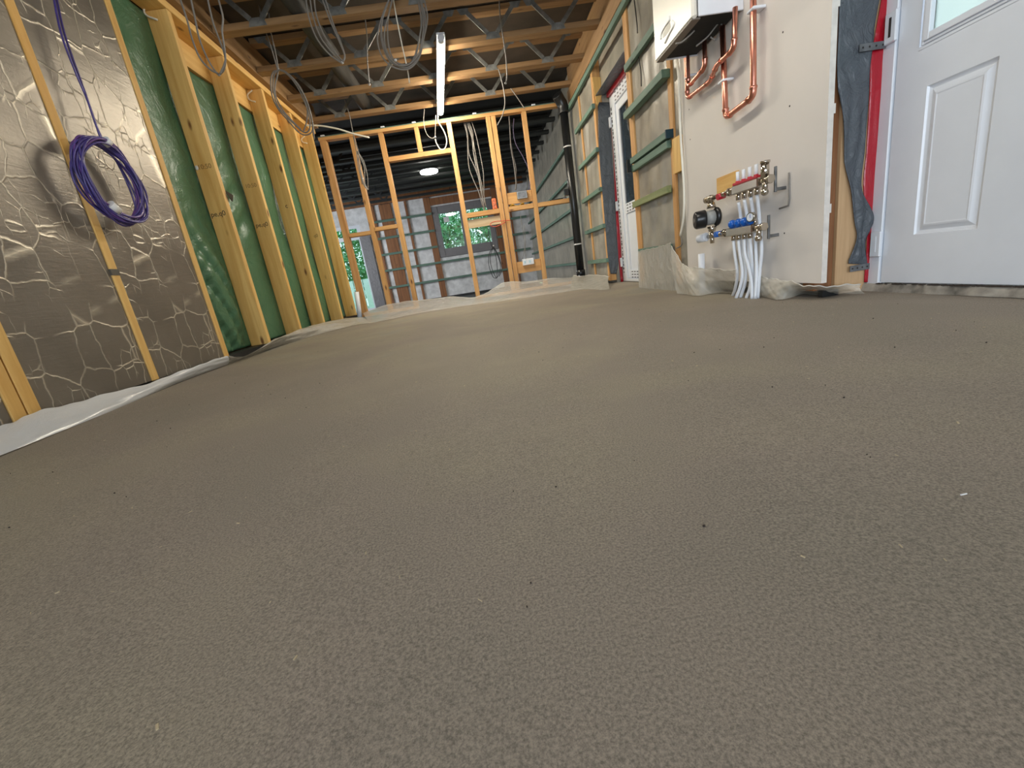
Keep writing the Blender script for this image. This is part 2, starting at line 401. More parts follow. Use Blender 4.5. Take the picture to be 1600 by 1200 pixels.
def stamp(txt, stud, y, x, z, size, mat):
    cu = D.curves.new('stamp', 'FONT'); cu.body = txt; cu.size = size; cu.extrude = .0002; cu.align_x = 'CENTER'; cu.align_y = 'CENTER'
    o = D.objects.new('tmp', cu); COL.objects.link(o)
    dg = bpy.context.evaluated_depsgraph_get(); me = D.meshes.new_from_object(o.evaluated_get(dg)); D.objects.remove(o)
    n = D.objects.new('ink_stamp', me); COL.objects.link(n); me.materials.append(mat); n.parent = stud
    n.matrix_basis = Matrix.Translation(Vector((x, y-.0008, z))-ORG[stud.name]) @ Matrix.Rotation(math.radians(90), 4, 'X')
    ORG[n.name] = ORG[stud.name]; n['label'] = 'black ink grade stamp'
INKF = plain('faded_ink', lin(140,104,58), .8)
stamp('pe,q0', studs[4], 3.525, -1.878, 1.06, .05, DARKT); stamp('pe,q0', studs[5], 4.158, -1.872, 1.05, .05, DARKT)
stamp('10:50', studs[4], 3.525, -1.87, 1.385, .045, INKF); stamp('10:50', studs[5], 4.158, -1.87, 1.375, .045, INKF)
stamp('q0', studs[7], 5.405, -1.86, 1.06, .05, INKF); stamp('c', studs[6], 4.785, -1.86, 1.3, .06, DARKT)
build(B(-1.94, XL-.03, .05, 6.16, .01, .054), 'sole_plate', BLACK, label='black-wrapped sole plate under the left wall studs', cat='timber plate')
build(B(-1.945, XL+.004, .05, 6.16, 2.357, 2.41), 'top_plate', wood('y'), label='long timber top plate over the left wall studs', cat='timber plate', bevel=.002)
build(B(-1.90, -1.745, -4.9, 6.16, 2.414, 2.66), 'rim_board', wood('y', 'joist'), label='deep orange-brown rim board above the left top plate carrying joist ends', cat='timber')
build(B(-1.985, -1.942, 3.575, 6.16, 2.172, 2.355), 'head_binder', wood('y'), label='deep timber head binder behind the tops of the left studs', cat='timber')
def foilboard(y0, y1, label, seed):
    g = G()
    rnd = random.Random(seed); ph = [rnd.uniform(0, 6) for _ in range(4)]
    def f(u, v):
        y = y0+u*(y1-y0); z = .057+v*2.296
        e = min(1, 8*u, 8*(1-u))
        return (XL-.006+e*(.0025*math.sin(9*y+3*z+ph[0])+.0012*math.sin(17*z+5*y+ph[1])), y, z)
    g.grid(f, 24, 60); g.box(-1.93, XL-.016, y0, y1, .057, 2.353)
    return build(g, 'foil_insulation_board', FOIL, label=label, cat='insulation board', org=(XL, (y0+y1)/2, .057))
foilboard(.72, 1.600, 'creased silver foil insulation board at the extreme left edge', 3)
foilboard(1.710, 2.276, 'creased silver foil insulation board between the stud pair and the middle stud', 1)
foilboard(2.326, 2.923, 'silver foil insulation board beside the green film, reflecting the tube light', 2)
build(B(-1.94, XL, .66, .715, .055, 2.355), 'wall_stud', wood('z'), label='pine stud just outside the left edge of the photo', cat='stud')
# green membrane: a deep-folded film
def gm(u, v):
    y = 2.975+u*3.15; z = .06+v*((2.285 if y < 3.56 else 2.10))
    k = math.sin(y*9+2*math.sin(z*3))*.007+math.sin(z*7-y*6)*.006
    low = math.exp(-((y-3.25)/.22)**2)*math.exp(-((z-.42)/.45)**2)
    k += low*(.05*abs(math.sin(9*z+17*y))+.018*abs(math.sin(31*z-20*y)))
    low2 = math.exp(-((y-3.9)/.2)**2)*math.exp(-((z-1.2)/.35)**2)
    k += low2*.018*math.sin(25*z-18*y)
    return (min(-1.952+k+.002, -1.905 if low > .3 else -1.943), y, z)
build(G().grid(gm, 220, 120), 'green_vapour_film', GREEN, label='green plastic vapour film stretched behind the bare left studs', cat='film', thick=.002)
build(G().prism([(-1.938,3.80,1.30),(-1.938,3.95,1.27),(-1.938,3.90,1.21),(-1.938,3.86,1.26)], (.002,0,0)), 'torn_flap', BLK, label='dark torn hole with clear flap in the green film', cat='torn film')
g = G().tube([(-1.83, 3.00, .06), (-1.86, 2.99, .30), (-1.90, 2.985, .5)], .009, 8)
build(g, 'grey_conduit', WHITE, label='thin pale conduit beside the foot of the foil board edge', cat='conduit')
# white hook sleeves on the studs
for i, (pp, lb) in enumerate(((((232,5),(225,14),(229,24),(246,31)), 'white curved cable hook at the top of the first bare left stud'), (((394,141),(387,148),(390,156),(399,159)), 'white curved cable hook at the top of the third bare left stud'), (((476,213),(471,217),(473,222),(480,224)), 'white curved cable hook at the top of the last left stud'))):
    yy = (3.52, 4.78, 5.985)[i]
    pts = smoothline([at(x, y, 1, yy-.008) for x, y in pp], 5)
    build(G().tube(pts, .0065, 8), 'cable_hook', WHITEC, label=lb, cat='hook')
build(G().sphere((-1.925, 3.522, 1.385), .012, .006, .016), 'foam_blob', TAPE, label='small white foam blob on the edge of the first bare stud', cat='foam')

# ------------------------------------------------------------------ near web joists
DSTEEL = plain('shaded_web_steel', lin(40,43,44), .6)  # web steel recoloured near black, standing in for dim light over the far room
def joist(y, tone, label, group, x0=-1.742, x1=1.496):
    t = thing('web_joist', label, 'joist', ((x0+x1)/2, y, ZC), group)
    build(B(x0, x1, y-.095, y, ZC, ZC+.047), 'bottom_chord', wood('x', tone), t, bevel=.002)
    build(B(x0, x1, y-.095, y, 2.645, 2.692), 'top_chord', wood('x', tone), t, bevel=.002)
    g = G(); cx = x0+.35; yy = y-.0975; s_ = (0,0,1)
    g.prism([(cx-.07,yy,ZC+.004),(cx+.07,yy,ZC+.004),(cx+.05,yy,ZC+.06),(cx-.05,yy,ZC+.06)], (0,-.002,0))
    g.beam((cx-.045, yy-.004, ZC+.05), (cx-.215, yy-.004, 2.655), .012, .036, (0,1,0))
    g.beam((cx+.045, yy-.004, ZC+.05), (cx+.215, yy-.004, 2.655), .012, .036, (0,1,0))
    g.prism([(cx-.30,yy,2.69),(cx-.19,yy,2.69),(cx-.205,yy,2.64),(cx-.27,yy,2.64)], (0,-.002,0)); g.prism([(cx+.19,yy,2.69),(cx+.30,yy,2.69),(cx+.27,yy,2.64),(cx+.205,yy,2.64)], (0,-.002,0))
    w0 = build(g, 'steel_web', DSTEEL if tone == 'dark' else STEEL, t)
    for k in range(1, 5):
        c = w0.copy(); COL.objects.link(c); c.parent = t; c.location.x += .62*k
    return t
jl = ['web joist at the very top of the photo, nearest one in view', 'web joist crossing above the grey cable coils, second from the near end',
      'web joist over the upper end of the tube light, third from the near end', 'web joist crossing the middle of the tube light, fourth from the near end', 'web joist just before the partition, over the lower end of the tube light']
nj = []
for y, lb in zip((3.42, 4.075, 4.735, 5.375, 6.03), jl):
    nj.append(joist(y, 'joist', lb, None))
joist(2.77, 'joist', 'web joist above the foil wall, just out of the top of the photo', None)
fj0 = joist(6.68, 'dark', 'web joist beyond the partition, the shade of the unlit ceiling put into its dark colour', 'dark joists over the far room', x0=-4.9)
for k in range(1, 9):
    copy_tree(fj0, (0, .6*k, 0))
build(B(1.475, 1.56, 3.0, 6.16, 2.28, 2.415), 'wall_plate', wood('y', 'joist'), label='timber wall plate along the top of the right wall under the joist ends', cat='timber plate', bevel=.002)
build(B(1.50, 1.556, 2.6, 6.16, 2.418, 2.68), 'rim_board', wood('y', 'joist'), label='brown rim board above the right wall plate at the joist ends', cat='timber')
DUCT = plain('grey_duct_film', lin(58,56,52), .6)
build(G().tube([(-1.08, 3.0, 2.552), (-1.08, 6.16, 2.552)], .078, 20), 'vent_duct', DUCT, label='grey round duct running through the joist webs near the left wall', cat='duct')

# ------------------------------------------------------------------ partition
part = thing('stud_partition', 'open timber stud partition with door gap across the end of the room', 'partition', (-.15, YP, 0))
PZ = wood('z', 'orange'); PX = wood('x', 'orange')
def pbox(name, x0, x1, z0, z1, mat=None, y0=YP, y1=YP+.089, label=None, bevel=.002):
    return build(B(x0, x1, y0, y1, z0, z1), name, mat or PX, part, bevel=bevel, label=label)
pbox('top_plate', -1.795, 1.43, 2.285, 2.325); build(B(-1.795, 1.30, YP-.004, YP+.093, 2.325, 2.333), 'felt_strip', wood('x','green'), part, label='green-tinted strip on the plate')
for x0, x1 in ((-1.785,-1.705), (-1.405,-1.345), (-1.03,-.97), (-.135,-.072), (.385,.443), (.452,.512), (.862,.92)):
    pbox('stud', x0, x1, .04, 2.283, PZ)
pbox('sole_plate', -1.785, -.97, 0, .038); pbox('sole_plate', -.135, 1.43, 0, .038)
pbox('header', -.968, -.137, 1.93, 1.985); pbox('cripple_stud', -.56, -.505, 1.987, 2.283, PZ)
pbox('noggin', -1.70, -1.407, 1.08, 1.13); pbox('noggin', -1.343, -1.032, 1.11, 1.16)
pbox('noggin', -.070, .383, 1.10, 1.16); pbox('noggin', .514, .860, 1.10, 1.16); pbox('noggin', .922, 1.43, 1.10, 1.155)
pbox('pattress_board', .516, .858, 1.19, 1.335, PX, YP+.02, YP+.04); pbox('pattress_board', .514, .860, .26, .42, PX, YP+.02, YP+.04)
pbox('pattress_board', -.070, .383, .965, 1.075, wood('x','light'), YP+.05, YP+.07, label='pale pattress board')
def small(g, name, mat, label, cat, **kw): return build(g, name, mat, label=label, cat=cat, **kw)
t = thing('back_box', 'grey metal back box on the upper pattress board of the partition', 'electrical box', (.72, YP-.02, 1.24))
build(B(.65, .79, YP-.025, YP+.018, 1.235, 1.33), 'box_shell', METALB, t, bevel=.004); build(B(.662, .778, YP-.028, YP-.024, 1.247, 1.318), 'box_plate', ZINC, t)
t = thing('socket_box', 'white double socket box low on the partition beside the right stud', 'electrical box', (.68, YP-.02, .35))
build(B(.60, .76, YP-.025, YP+.018, .36, .445), 'box_shell', WHITE, t, bevel=.004); build(B(.62, .645, YP-.028, YP-.024, .385, .42), 'box_slot', plain('pale_blue_plastic', lin(180,214,226), .4), t); build(B(.69, .715, YP-.028, YP-.024, .385, .42), 'box_slot', MATS['pale_blue_plastic'], t)
small(B(.30, .36, YP+.02, YP+.06, 1.162, 1.30), 'spray_tin', plain('orange_print', lin(206,110,70), .4, noise=.3, nscale=40), 'small orange tin standing on the left noggin of the partition', 'tin', bevel=.01)
g = G(); g.grid(lambda u, v: (.54+u*.2, YP+.0+v*.07, 1.163+.018*math.sin(u*9)*math.sin(3*v+1)**2+.004), 12, 5)
small(g, 'yellow_cloth', plain('yellow_cloth', lin(226,180,50), .7), 'crumpled yellow cloth on the noggin below the metal box', 'cloth', thick=.004)
t = thing('tool_bit', 'dark spanner lying on the right end of the partition noggin', 'tool', (1.2, YP+.02, 1.156))
build(G().tube([(1.10, YP+.04, 1.164), (1.30, YP+.03, 1.168)], .007, 6), 'shank', BLK, t); build(B(1.28, 1.33, YP+.015, YP+.045, 1.157, 1.180), 'jaw', ZINC, t)
for i, (x, y) in enumerate(((503,208),(597,195),(646,188),(741,176),(833,162))):
    p = at(x, y, 1, YP+.03)
    build(B(p.x-.025, p.x+.025, YP+.015, YP+.045, 2.3345, 2.356), 'cable_clip', WHITE, label=['white clip on the partition top plate, at its left end','white clip on the partition top plate, left of the door gap','white clip on the partition top plate, over the door gap','white clip on the partition top plate, right of the tube light','white clip on the partition top plate, over the right-hand stud'][i], cat='clip', bevel=.003)
# red cable tie wire by double stud
g = G().tube(smoothline([at(x,y,1,YP-.02) for x,y in ((798,344),(785,345),(770,347),(766,352),(775,354),(790,347))], 5), .005, 6)
small(g, 'red_wire', plain('red_cable', lin(196,80,60), .5), 'short loop of red cable tied to the double stud', 'cable')

# ------------------------------------------------------------------ right wall: studs, insulation, battens
rs = [((1.855,1.925), 'brown timber stud beside the white entry door, behind the plasterboard edge', 'z', .03),
      ((3.185,3.245), 'timber stud just left of the plasterboard, behind the white cable', 'z', .03),
      ((3.925,4.018), 'timber jamb stud on the near side of the back door opening', 'z', .03),
      ((5.002,5.062), 'timber jamb stud on the far side of the back door opening', 'z', .03),
      ((5.62,5.665), 'timber stud between the back door opening and the black soil pipe', 'z', .03)]
for (a, b), lb, ax, z0 in rs:
    build(B(1.475, 1.558, a, b, z0, 2.275), 'wall_stud', wood('z', 'brown' if a < 2 else 'orange'), label=lb, cat='stud', bevel=.002)
def insul(y0, y1, label, z0=.03, z1=2.275, mat=INSU):
    def f(u, v):
        y = y0+u*(y1-y0); z = z0+v*(z1-z0); e = min(1, 6*u, 6*(1-u))
        return (1.489+e*(.004*math.sin(13*z+9*y)+.003*math.sin(31*y+6*z)), y, z)
    g = G().grid(f, 16, 50); g.box(1.497, 1.558, y0, y1, z0, z1)
    build(g, 'insulation_panel', mat, label=label, cat='insulation board', org=(1.52, (y0+y1)/2, z0))
insul(1.93, 3.18, 'grey film-covered insulation behind and beside the plasterboard')
insul(3.25, 3.92, 'grey film-covered insulation panel between plasterboard and back door')
insul(5.067, 5.615, 'grey film-covered insulation panel just beyond the back door')
insul(5.67, 6.14, 'grey film-covered insulation panel behind the black soil pipe')
insul(6.16, 7.015, 'film-covered insulation panel in the first bay of the far room', -.1)
gI = None
for k in range(1, 9):
    y0 = 6.42+.6*k; y1 = min(y0+.596, 11.965)
    g = G().grid(lambda u, v: (1.488+.004*math.sin(26*u+k)*min(1,8*u,8*(1-u))+.002*math.sin(9*v), y0+u*(y1-y0), -.1+v*2.37), 14, 12); g.box(1.496, 1.558, y0, y1, -.1, 2.27)
    build(g, 'insulation_panel', INSU, label='film-covered insulation panel in a further bay of the far room', cat='insulation board', group='insulation in the further bays of the far room', org=(1.52, y0, -.1))
GW = wood('y', 'green')
def batten(y0, y1, z0, z1, label, x0=1.440, x1=1.4735, mat=None, **kw):
    return build(B(x0, x1, y0, y1, z0, z1), 'green_batten', mat or GW, label=label, cat='batten', bevel=.002, **kw)
batten(3.02, 6.12, 2.175, 2.225, 'long green treated batten, topmost on the right wall')
for z, n in ((1.83,'second row from the top'), (1.41,'third row'), (1.01,'fourth row'), (.625,'fifth row'), (.245,'lowest row')):
    batten(4.975, 5.84, z, z+.045, f'short green batten between back door and soil pipe, {n}')
    batten(6.32, 11.92, z+.005, z+.045, f'long green batten down the far room right wall, {n}')
batten(3.02, 3.96, 1.75, 1.80, 'green batten passing behind the boiler, above the back door head')
batten(3.19, 3.985, 1.412, 1.462, 'thick green batten beside the copper pipes at boiler height', x0=1.415)
batten(3.20, 3.93, 1.045, 1.09, 'upper of two green battens fixed together at mid height', x0=1.425)
batten(3.22, 3.96, .985, 1.035, 'lower of two green battens fixed together at mid height', x0=1.44)
batten(3.25, 3.99, .695, .745, 'mossy green batten below the double batten', mat=wood('y','moss'))
batten(3.28, 3.93, .295, .335, 'lowest green batten, covered by the clear sheet')
build(B(1.421, 1.476, 3.185, 3.199, 1.04, 1.095), 'batten_end_cap', plain('dark_teal_paint', lin(16,50,62), .5), label='dark teal end cap on the upper double batten', cat='end cap')
build(B(1.45, 1.484, 3.05, 3.16, .80, 1.02), 'timber_block', wood('z'), label='brown timber block beside the white cable at mid height', cat='timber')
t = thing('steel_bracket', 'small black steel bracket at the far end of the double batten', 'bracket', (1.42, 3.98, 1.0))
build(B(1.405, 1.438, 3.945, 3.965, .985, 1.09), 'plate', BLK, t); build(B(1.43, 1.438, 3.93, 4.01, 1.04, 1.07), 'arm', ZINC, t)

# plasterboard
pb = thing('plasterboard_sheet', 'pale plasterboard sheet carrying the boiler and heating manifold', 'plasterboard', (1.46, 2.4, .07))
build(B(1.45, 1.4735, 1.785, 3.0, .07, 2.40), 'board', BOARD, pb)
build(B(1.4495, 1.4738, 1.7835, 1.785, .07, 2.40), 'edge_paper', BOARDE, pb)
for z in (.375, .755, 1.12): build(B(1.4745, 1.518, 1.828, 1.843, z-.018, z+.018), 'adhesive_dab', BOARDE, pb)
for (y, z) in ((2.05,1.13),(2.9,1.12),(2.0,.83),(2.9,.95),(2.02,.3)): build(G().cyl((1.4500, y, z), (1.4493, y, z), .004, 8), 'screw', DARKT, pb)

# ------------------------------------------------------------------ back door (door_2) in deep opening
d2 = thing('door_2', 'white half-glazed back door set deep in the right wall, perforated tape on its frame', None, (1.65, 4.5, 0), kind='structure')
g = G(); fx0, fx1 = 1.632, 1.70
g.box(fx0, fx1, 4.84, 4.985, .005, 1.94); g.box(fx0, fx1, 4.04, 4.12, .005, 1.94); g.box(fx0, fx1, 4.12, 4.84, 1.80, 1.94); g.box(fx0, fx1, 4.12, 4.84, .005, .035)
build(g, 'door_frame', UPVC, d2, bevel=.003)
g = G(); lx0, lx1 = 1.645, 1.69
g.box(lx0, lx1, 4.765, 4.838, .04, 1.795); g.box(lx0, lx1, 4.122, 4.20, .04, 1.795); g.box(lx0, lx1, 4.20, 4.765, .72, .82); g.box(lx0, lx1, 4.20, 4.765, 1.72, 1.795); g.box(lx0, lx1, 4.20, 4.765, .04, .13); g.box(lx0+.014, lx1-.01, 4.20, 4.765, .13, .72)
build(g, 'door_leaf', UPVC, d2, bevel=.003)
build(B(lx0+.01, lx1-.02, 4.20, 4.765, .82, 1.72), 'glass_pane', glass('dark_glass', (.18,.22,.23), .02, .35), d2)
g = G(); rnd = random.Random(5)
for zb in (.735, .765, .795, .045, .075, .105): 
    for k in range(6): g.box(lx0-.0015, lx0, 4.28+k*.08, 4.325+k*.08, zb, zb+.009)
for zb in (1.815, 1.85, 1.885, 1.915):
    for k in range(8): g.box(fx0-.0015, fx0, 4.2+k*.08+rnd.uniform(0,.02), 4.245+k*.08, zb, zb+.009)
for k in range(45): g.box(fx0-.0015, fx0, 4.93, 4.955, .1+k*.038, .112+k*.038+.008*(k % 3))
build(g, 'printed_tape_marks', DARKT, d2, label='dark dashes on the protective tape')
for z in (1.62, .78, .17): build(B(1.606, 1.631, 4.952, 4.984, z, z+.1), 'hinge', UPVC, d2, bevel=.003)
st(B(1.49, 1.60, 4.03, 4.995, 1.942, 1.9495), 'trim_1', DPM, label='dark lined head of the back door opening')
build(B(1.602, 1.631, 4.05, 4.97, 1.905, 1.944), 'red_head_strip', RED, label='red membrane strip under the head of the back door opening', cat='membrane')
def strip(name, polyL, polyR, plane_y, mat, label, cat, seed=1, amp=.006, nv=40, nu=10, thick=.002, ext=0):
    """hanging film on the plane y=plane_y between two pixel edges (top to bottom)"""
    L = smoothline([at(x, y, 1, plane_y) for x, y in polyL], 8); R = smoothline([at(x, y, 1, plane_y) for x, y in polyR], 8)
    if ext: L = [L[0]+Vector((0,0,ext*(1-k/6))) for k in range(6)]+L; R = [R[0]+Vector((0,0,ext*(1-k/6))) for k in range(6)]+R
    rnd = random.Random(seed); ph = rnd.uniform(0, 6)
    def samp(P, v): 
        q = v*(len(P)-1); i = min(int(q), len(P)-2); return P[i].lerp(P[i+1], q-i)
    def f(u, v):
        p = samp(L, v).lerp(samp(R, v), u)
        p.y -= abs(amp*math.sin(u*7+ph+3*v)*math.cos(v*9+ph)+amp*.5*math.sin(23*v+5*u))
        return p
    return build(G().grid(f, nu, nv), name, mat, label=label, cat=cat, thick=thick)
strip('grey_membrane_strip', [(934,160),(936,240),(941,300),(946,360),(950,405),(954,428)], [(952,160),(956,240),(960,300),(963,360),(966,405),(963,428)], 4.992, DPM, 'long dark grey membrane strip hanging on the far side of the back door opening', 'membrane', 4)
strip('red_membrane_strip', [(951,140),(955,200),(958.5,250),(960.5,300),(963.5,360),(966.5,405),(970,441)], [(958,140),(960,200),(963.5,250),(966.5,300),(969,360),(971,405),(974,441)], 4.9935, RED, 'narrow red membrane beside the back door frame', 'membrane', 5, .002, thick=.0015)
build(G().prism([at(925,120,1,4.985), at(951,121,1,4.985), at(933,168,1,4.985)], (0, .01, 0)), 'timber_gusset', wood('z'), label='triangular timber gusset at the far top corner of the back door opening', cat='timber')
build(B(1.53, 1.60, 4.9905, 4.9925, .905, .93), 'fixing_strap', ZINC, label='short zinc strap across the grey membrane by the back door', cat='strap')

# ------------------------------------------------------------------ entry door (door_1)
d1 = thing('door_1', 'white panelled entry door with frosted glass above, at the right of the photo', None, (XD, 1.36, 0), kind='structure')
def panelled_leaf():
    """front face x=XD facing -x with recessed moulded panels"""
    g = G(); y0, y1, z0, z1 = .95, 1.782, .034, 2.03
    pans = [(1.432,1.655,.222,.742), (1.055,1.278,.222,.742)]
    gl = (1.10, 1.645, .925, 1.80)
    ys = sorted({y0, y1, 1.055, 1.278, 1.432, 1.655}); zs = [z0, .222, .742, .87]
    for i in range(len(ys)-1):
        for j in range(3):
            a, b, c, d = ys[i], ys[i+1], zs[j], zs[j+1]
            if any(a >= p[0]-1e-6 and b <= p[1]+1e-6 and c >= p[2]-1e-6 and d <= p[3]+1e-6 for p in pans): continue
            g.add([(XD,a,c),(XD,b,c),(XD,b,d),(XD,a,d)], [(0,3,2,1)])
    for (a,b,c,d) in ((y0,1.045,.87,z1),(1.70,y1,.87,z1),(1.045,1.70,1.86,z1)): g.add([(XD,a,c),(XD,b,c),(XD,b,d),(XD,a,d)], [(0,3,2,1)])
    for (a,b,c,d) in pans:
        prev = [(XD,a,c),(XD,b,c),(XD,b,d),(XD,a,d)]
        for ins, dx in ((.004,.007),(.014,.010),(.030,.001),(.036,-.0005),(.040,.001)):
            cur = [(XD+dx,a+ins,c+ins),(XD+dx,b-ins,c+ins),(XD+dx,b-ins,d-ins),(XD+dx,a+ins,d-ins)]
            for k in range(4): g.add([prev[k], prev[(k+1)%4], cur[(k+1)%4], cur[k]], [(0,3,2,1)])
            prev = cur
        g.add(prev, [(0,3,2,1)])
    g.box(XD+.014, XD+.044, y0, y1, z0, .87); g.box(XD+.002, XD+.044, y0, 1.045, .87, z1); g.box(XD+.002, XD+.044, 1.70, y1, .87, z1); g.box(XD+.002,XD+.044,1.045,1.70,1.86,z1)
    g.box(XD+.001, XD+.014, y1-.01, y1, z0, .87)
    return g
build(panelled_leaf(), 'door_leaf', UPVC, d1)
g = G()
for a, b, t_ in ((1.045,1.078,.018),):
    pass
gy0, gy1, gz0, gz1 = 1.045, 1.70, .87, 1.86
def ring(g, a, b, c, d, w, x0, x1):
    g.box(x0, x1, a, a+w, c, d); g.box(x0, x1, b-w, b, c, d); g.box(x0, x1, a+w, b-w, c, c+w); g.box(x0, x1, a+w, b-w, d-w, d)
ring(g, gy0+.012, gy1-.012, gz0+.012, gz1-.012, .010, XD-.006, XD+.02); ring(g, gy0+.022, gy1-.022, gz0+.022, gz1-.022, .022, XD-.012, XD+.02)
g.box(XD-.002, XD+.02, gy0, gy1, gz0, gz0+.012)
build(g, 'glazing_bead', UPVC, d1, bevel=.002)
build(B(XD+.005, XD+.012, gy0+.044, gy1-.044, gz0+.044, gz1-.044), 'frosted_glass', FROST, d1)
g = G(); g.box(XD-.007, XD+.05, 1.788, 1.846, .0, 2.09); g.box(XD-.015, XD+.05, .91, .945, .0, 2.09); g.box(XD-.015, XD+.05, .945, 1.788, 2.035, 2.09)
build(g, 'door_frame', UPVC, d1, bevel=.003)
for z in (.145, .945, 1.75):
    hg = build(B(XD-.021, XD-.0075, 1.778, 1.826, z, z+.105), 'hinge', UPVC, d1, bevel=.003)
    build(B(XD-.0225, XD-.021, 1.797, 1.806, z+.02, z+.085), 'hinge_slot', DARKT if z > .5 else UPVC, hg)
g = G(); rnd = random.Random(9)
def thr(u, v):
    y = .9+u*.95; x = XD-.02-.012*v+.002*math.sin(40*y)
    return (x, y, .030*(1-v)+.002*math.sin(70*y)*(1-v)-.002*v)
g.grid(thr, 90, 3); g.box(XD-.018, XD+.05, .9, 1.85, 0, .029)
build(g, 'threshold', plain('dirty_threshold', lin(150,144,134), .6, noise=.35, nscale=12, bump=.5), d1, label='dirty grey threshold')
g = G()
for k in range(150):
    y = .92+rnd.random()*.86; s_ = rnd.uniform(.001,.0035); z = .0305
    g.box(XD-.022-s_, XD-.012, y, y+s_*3, z-.001, z+s_)
build(g, 'mortar_crumbs', plain('mortar_crumb', lin(58,48,40), .9), d1, label='dark mortar crumbs along the foot of the leaf')
# door reveal and hanging membranes
st(B(1.562, 1.702, 1.845, 1.928, .0, 2.1), 'trim_2', wood('z','tan'), label='timber side of the entry door opening')
strip('grey_membrane_sheet', [(1315,-60),(1311,0),(1309,60),(1308,120),(1312,160),(1316,200),(1320,260),(1328,300),(1334,345),(1337,370),(1328,400),(1324,412)], [(1386,-60),(1372,0),(1364,60),(1358,100),(1356,150),(1349,230),(1345,290),(1362,335),(1358,360),(1352,380),(1354,412),(1354,413)], 1.836, DPM, 'crinkled dark grey membrane hanging left of the white entry door', 'membrane', 2, .008, 80, 14, ext=.78)
strip('red_membrane_sheet', [(1388,-60),(1376,0),(1366,60),(1360,100),(1358,150),(1354,230),(1349,290),(1354,350),(1352,400),(1350,441)], [(1412,-60),(1402,0),(1386,50),(1382,110),(1376,190),(1377,250),(1374,300),(1363,335),(1359,400),(1358,441)], 1.840, RED, 'glossy red membrane hanging between grey membrane and entry door frame', 'membrane', 6, .003, 80, 8, .0015, ext=.78)
for z0_, (xa, ya, xb, yb), lb in ((0, (1343,68,1384,70), 'upper'), (1, (1328,417,1358,416), 'lower')):
    p, q = at(xa, ya, 1, 1.824), at(xb, yb, 1, 1.824)
    t = thing('fixing_strap', f'{lb} perforated zinc strap pinning the membranes beside the entry door', 'strap', p)
    build(B(p.x, q.x, 1.822, 1.8245, min(p.z, q.z)-.012, min(p.z, q.z)+.014), 'strap_plate', ZINC, t)
    g = G()
    for k in range(4):
        xx = p.x+(q.x-p.x)*(k+.5)/4; g.cyl((xx, 1.8219, min(p.z,q.z)+.001), (xx, 1.8215, min(p.z,q.z)+.001), .004, 8)
    build(g, 'strap_holes', DARKT, t)
build(B(1.50, 1.575, 1.835, 1.86, .0, .028), 'black_packer', BLK, label='black plastic packer at the foot of the stud by the entry door', cat='packer')

# ------------------------------------------------------------------ boiler
bx0, bx1, by0, by1, bz0, bz1 = 1.195, 1.448, 2.325, 2.775, 1.35, 2.08
bo = thing('wall_boiler', 'white wall-hung gas boiler at the top of the plasterboard', 'boiler', (1.32, 2.55, bz0))
g = G(); g.box(bx0, bx0+.03, by0, by1, bz0, bz1)
build(g, 'front_cover', CREAM, bo, bevel=.01)
g = G(); g.box(bx0+.032, bx1, by0, by0+.01, bz0+.004, bz1); g.box(bx0+.032, bx1, by1-.01, by1, bz0+.004, bz1); g.box(bx0+.032, bx1, by0+.01, by1-.01, bz1-.01, bz1); g.box(bx1-.008, bx1, by0+.01, by1-.01, bz0+.06, bz1-.01)
build(g, 'casing', UPVC, bo, bevel=.002)
build(B(bx0+.032, bx1-.01, by0+.012, by1-.012, bz0+.010, bz0+.018), 'underside_tray', FELT, bo)
g = G(); g.box(bx0+.002, bx0+.045, by0+.012, by1-.012, bz0-.004, bz0+.004)
build(g, 'lower_rim', plain('grey_rim', lin(112,104,94), .5), bo)
# badge: swirl emblem on the cover
c = at(1043, 46, 0, bx0); R_ = lambda a, ry, rz, tilt: (bx0-.003, c.y+ry*math.cos(a)*math.cos(tilt)-rz*math.sin(a)*math.sin(tilt), c.z+ry*math.cos(a)*math.sin(tilt)+rz*math.sin(a)*math.cos(tilt))
BADGE = plain('badge_white', lin(250,248,240), .2)
bp = [at(x, y, 0, bx0-.002) for x, y in ((1046,25),(1045.5,32),(1041,38),(1036,46),(1033,54),(1033,61))]
g = G().tube(smoothline(bp, 6), .0055, 6); bp = [at(x, y, 0, bx0-.002) for x, y in ((1050.5,33),(1052.5,37),(1051,43),(1047,50),(1043,58),(1039,67))]
g.tube(smoothline(bp, 6), .0055, 6)
bd = build(g, 'emblem', BADGE, bo, label='white swirl emblem on the boiler cover')
bp = [at(x, y, 0, bx0-.001) for x, y in ((1047,35),(1048,42),(1045,49),(1040,56),(1036,60),(1036,53),(1040,44),(1044,37))]
build(G().prism(bp, (.0008, 0, 0)), 'emblem_recess', plain('grey_recess', lin(150,148,138), .4), bd)
g = G()
for (pp) in (((1056,68),(1065,66),(1078,55),(1085,48)), ((1088,72),(1105,58),(1118,42),(1125,33)), ((1126,0),(1128,25),(1125,50),(1118,62),(1110,58))):
    g.tube(smoothline([at(x, y, 1, 2.45 if i_ else 2.45) for i_, (x, y) in enumerate(pp)], 6), .004, 6)
build(g, 'flex_cable', GREYC, bo)

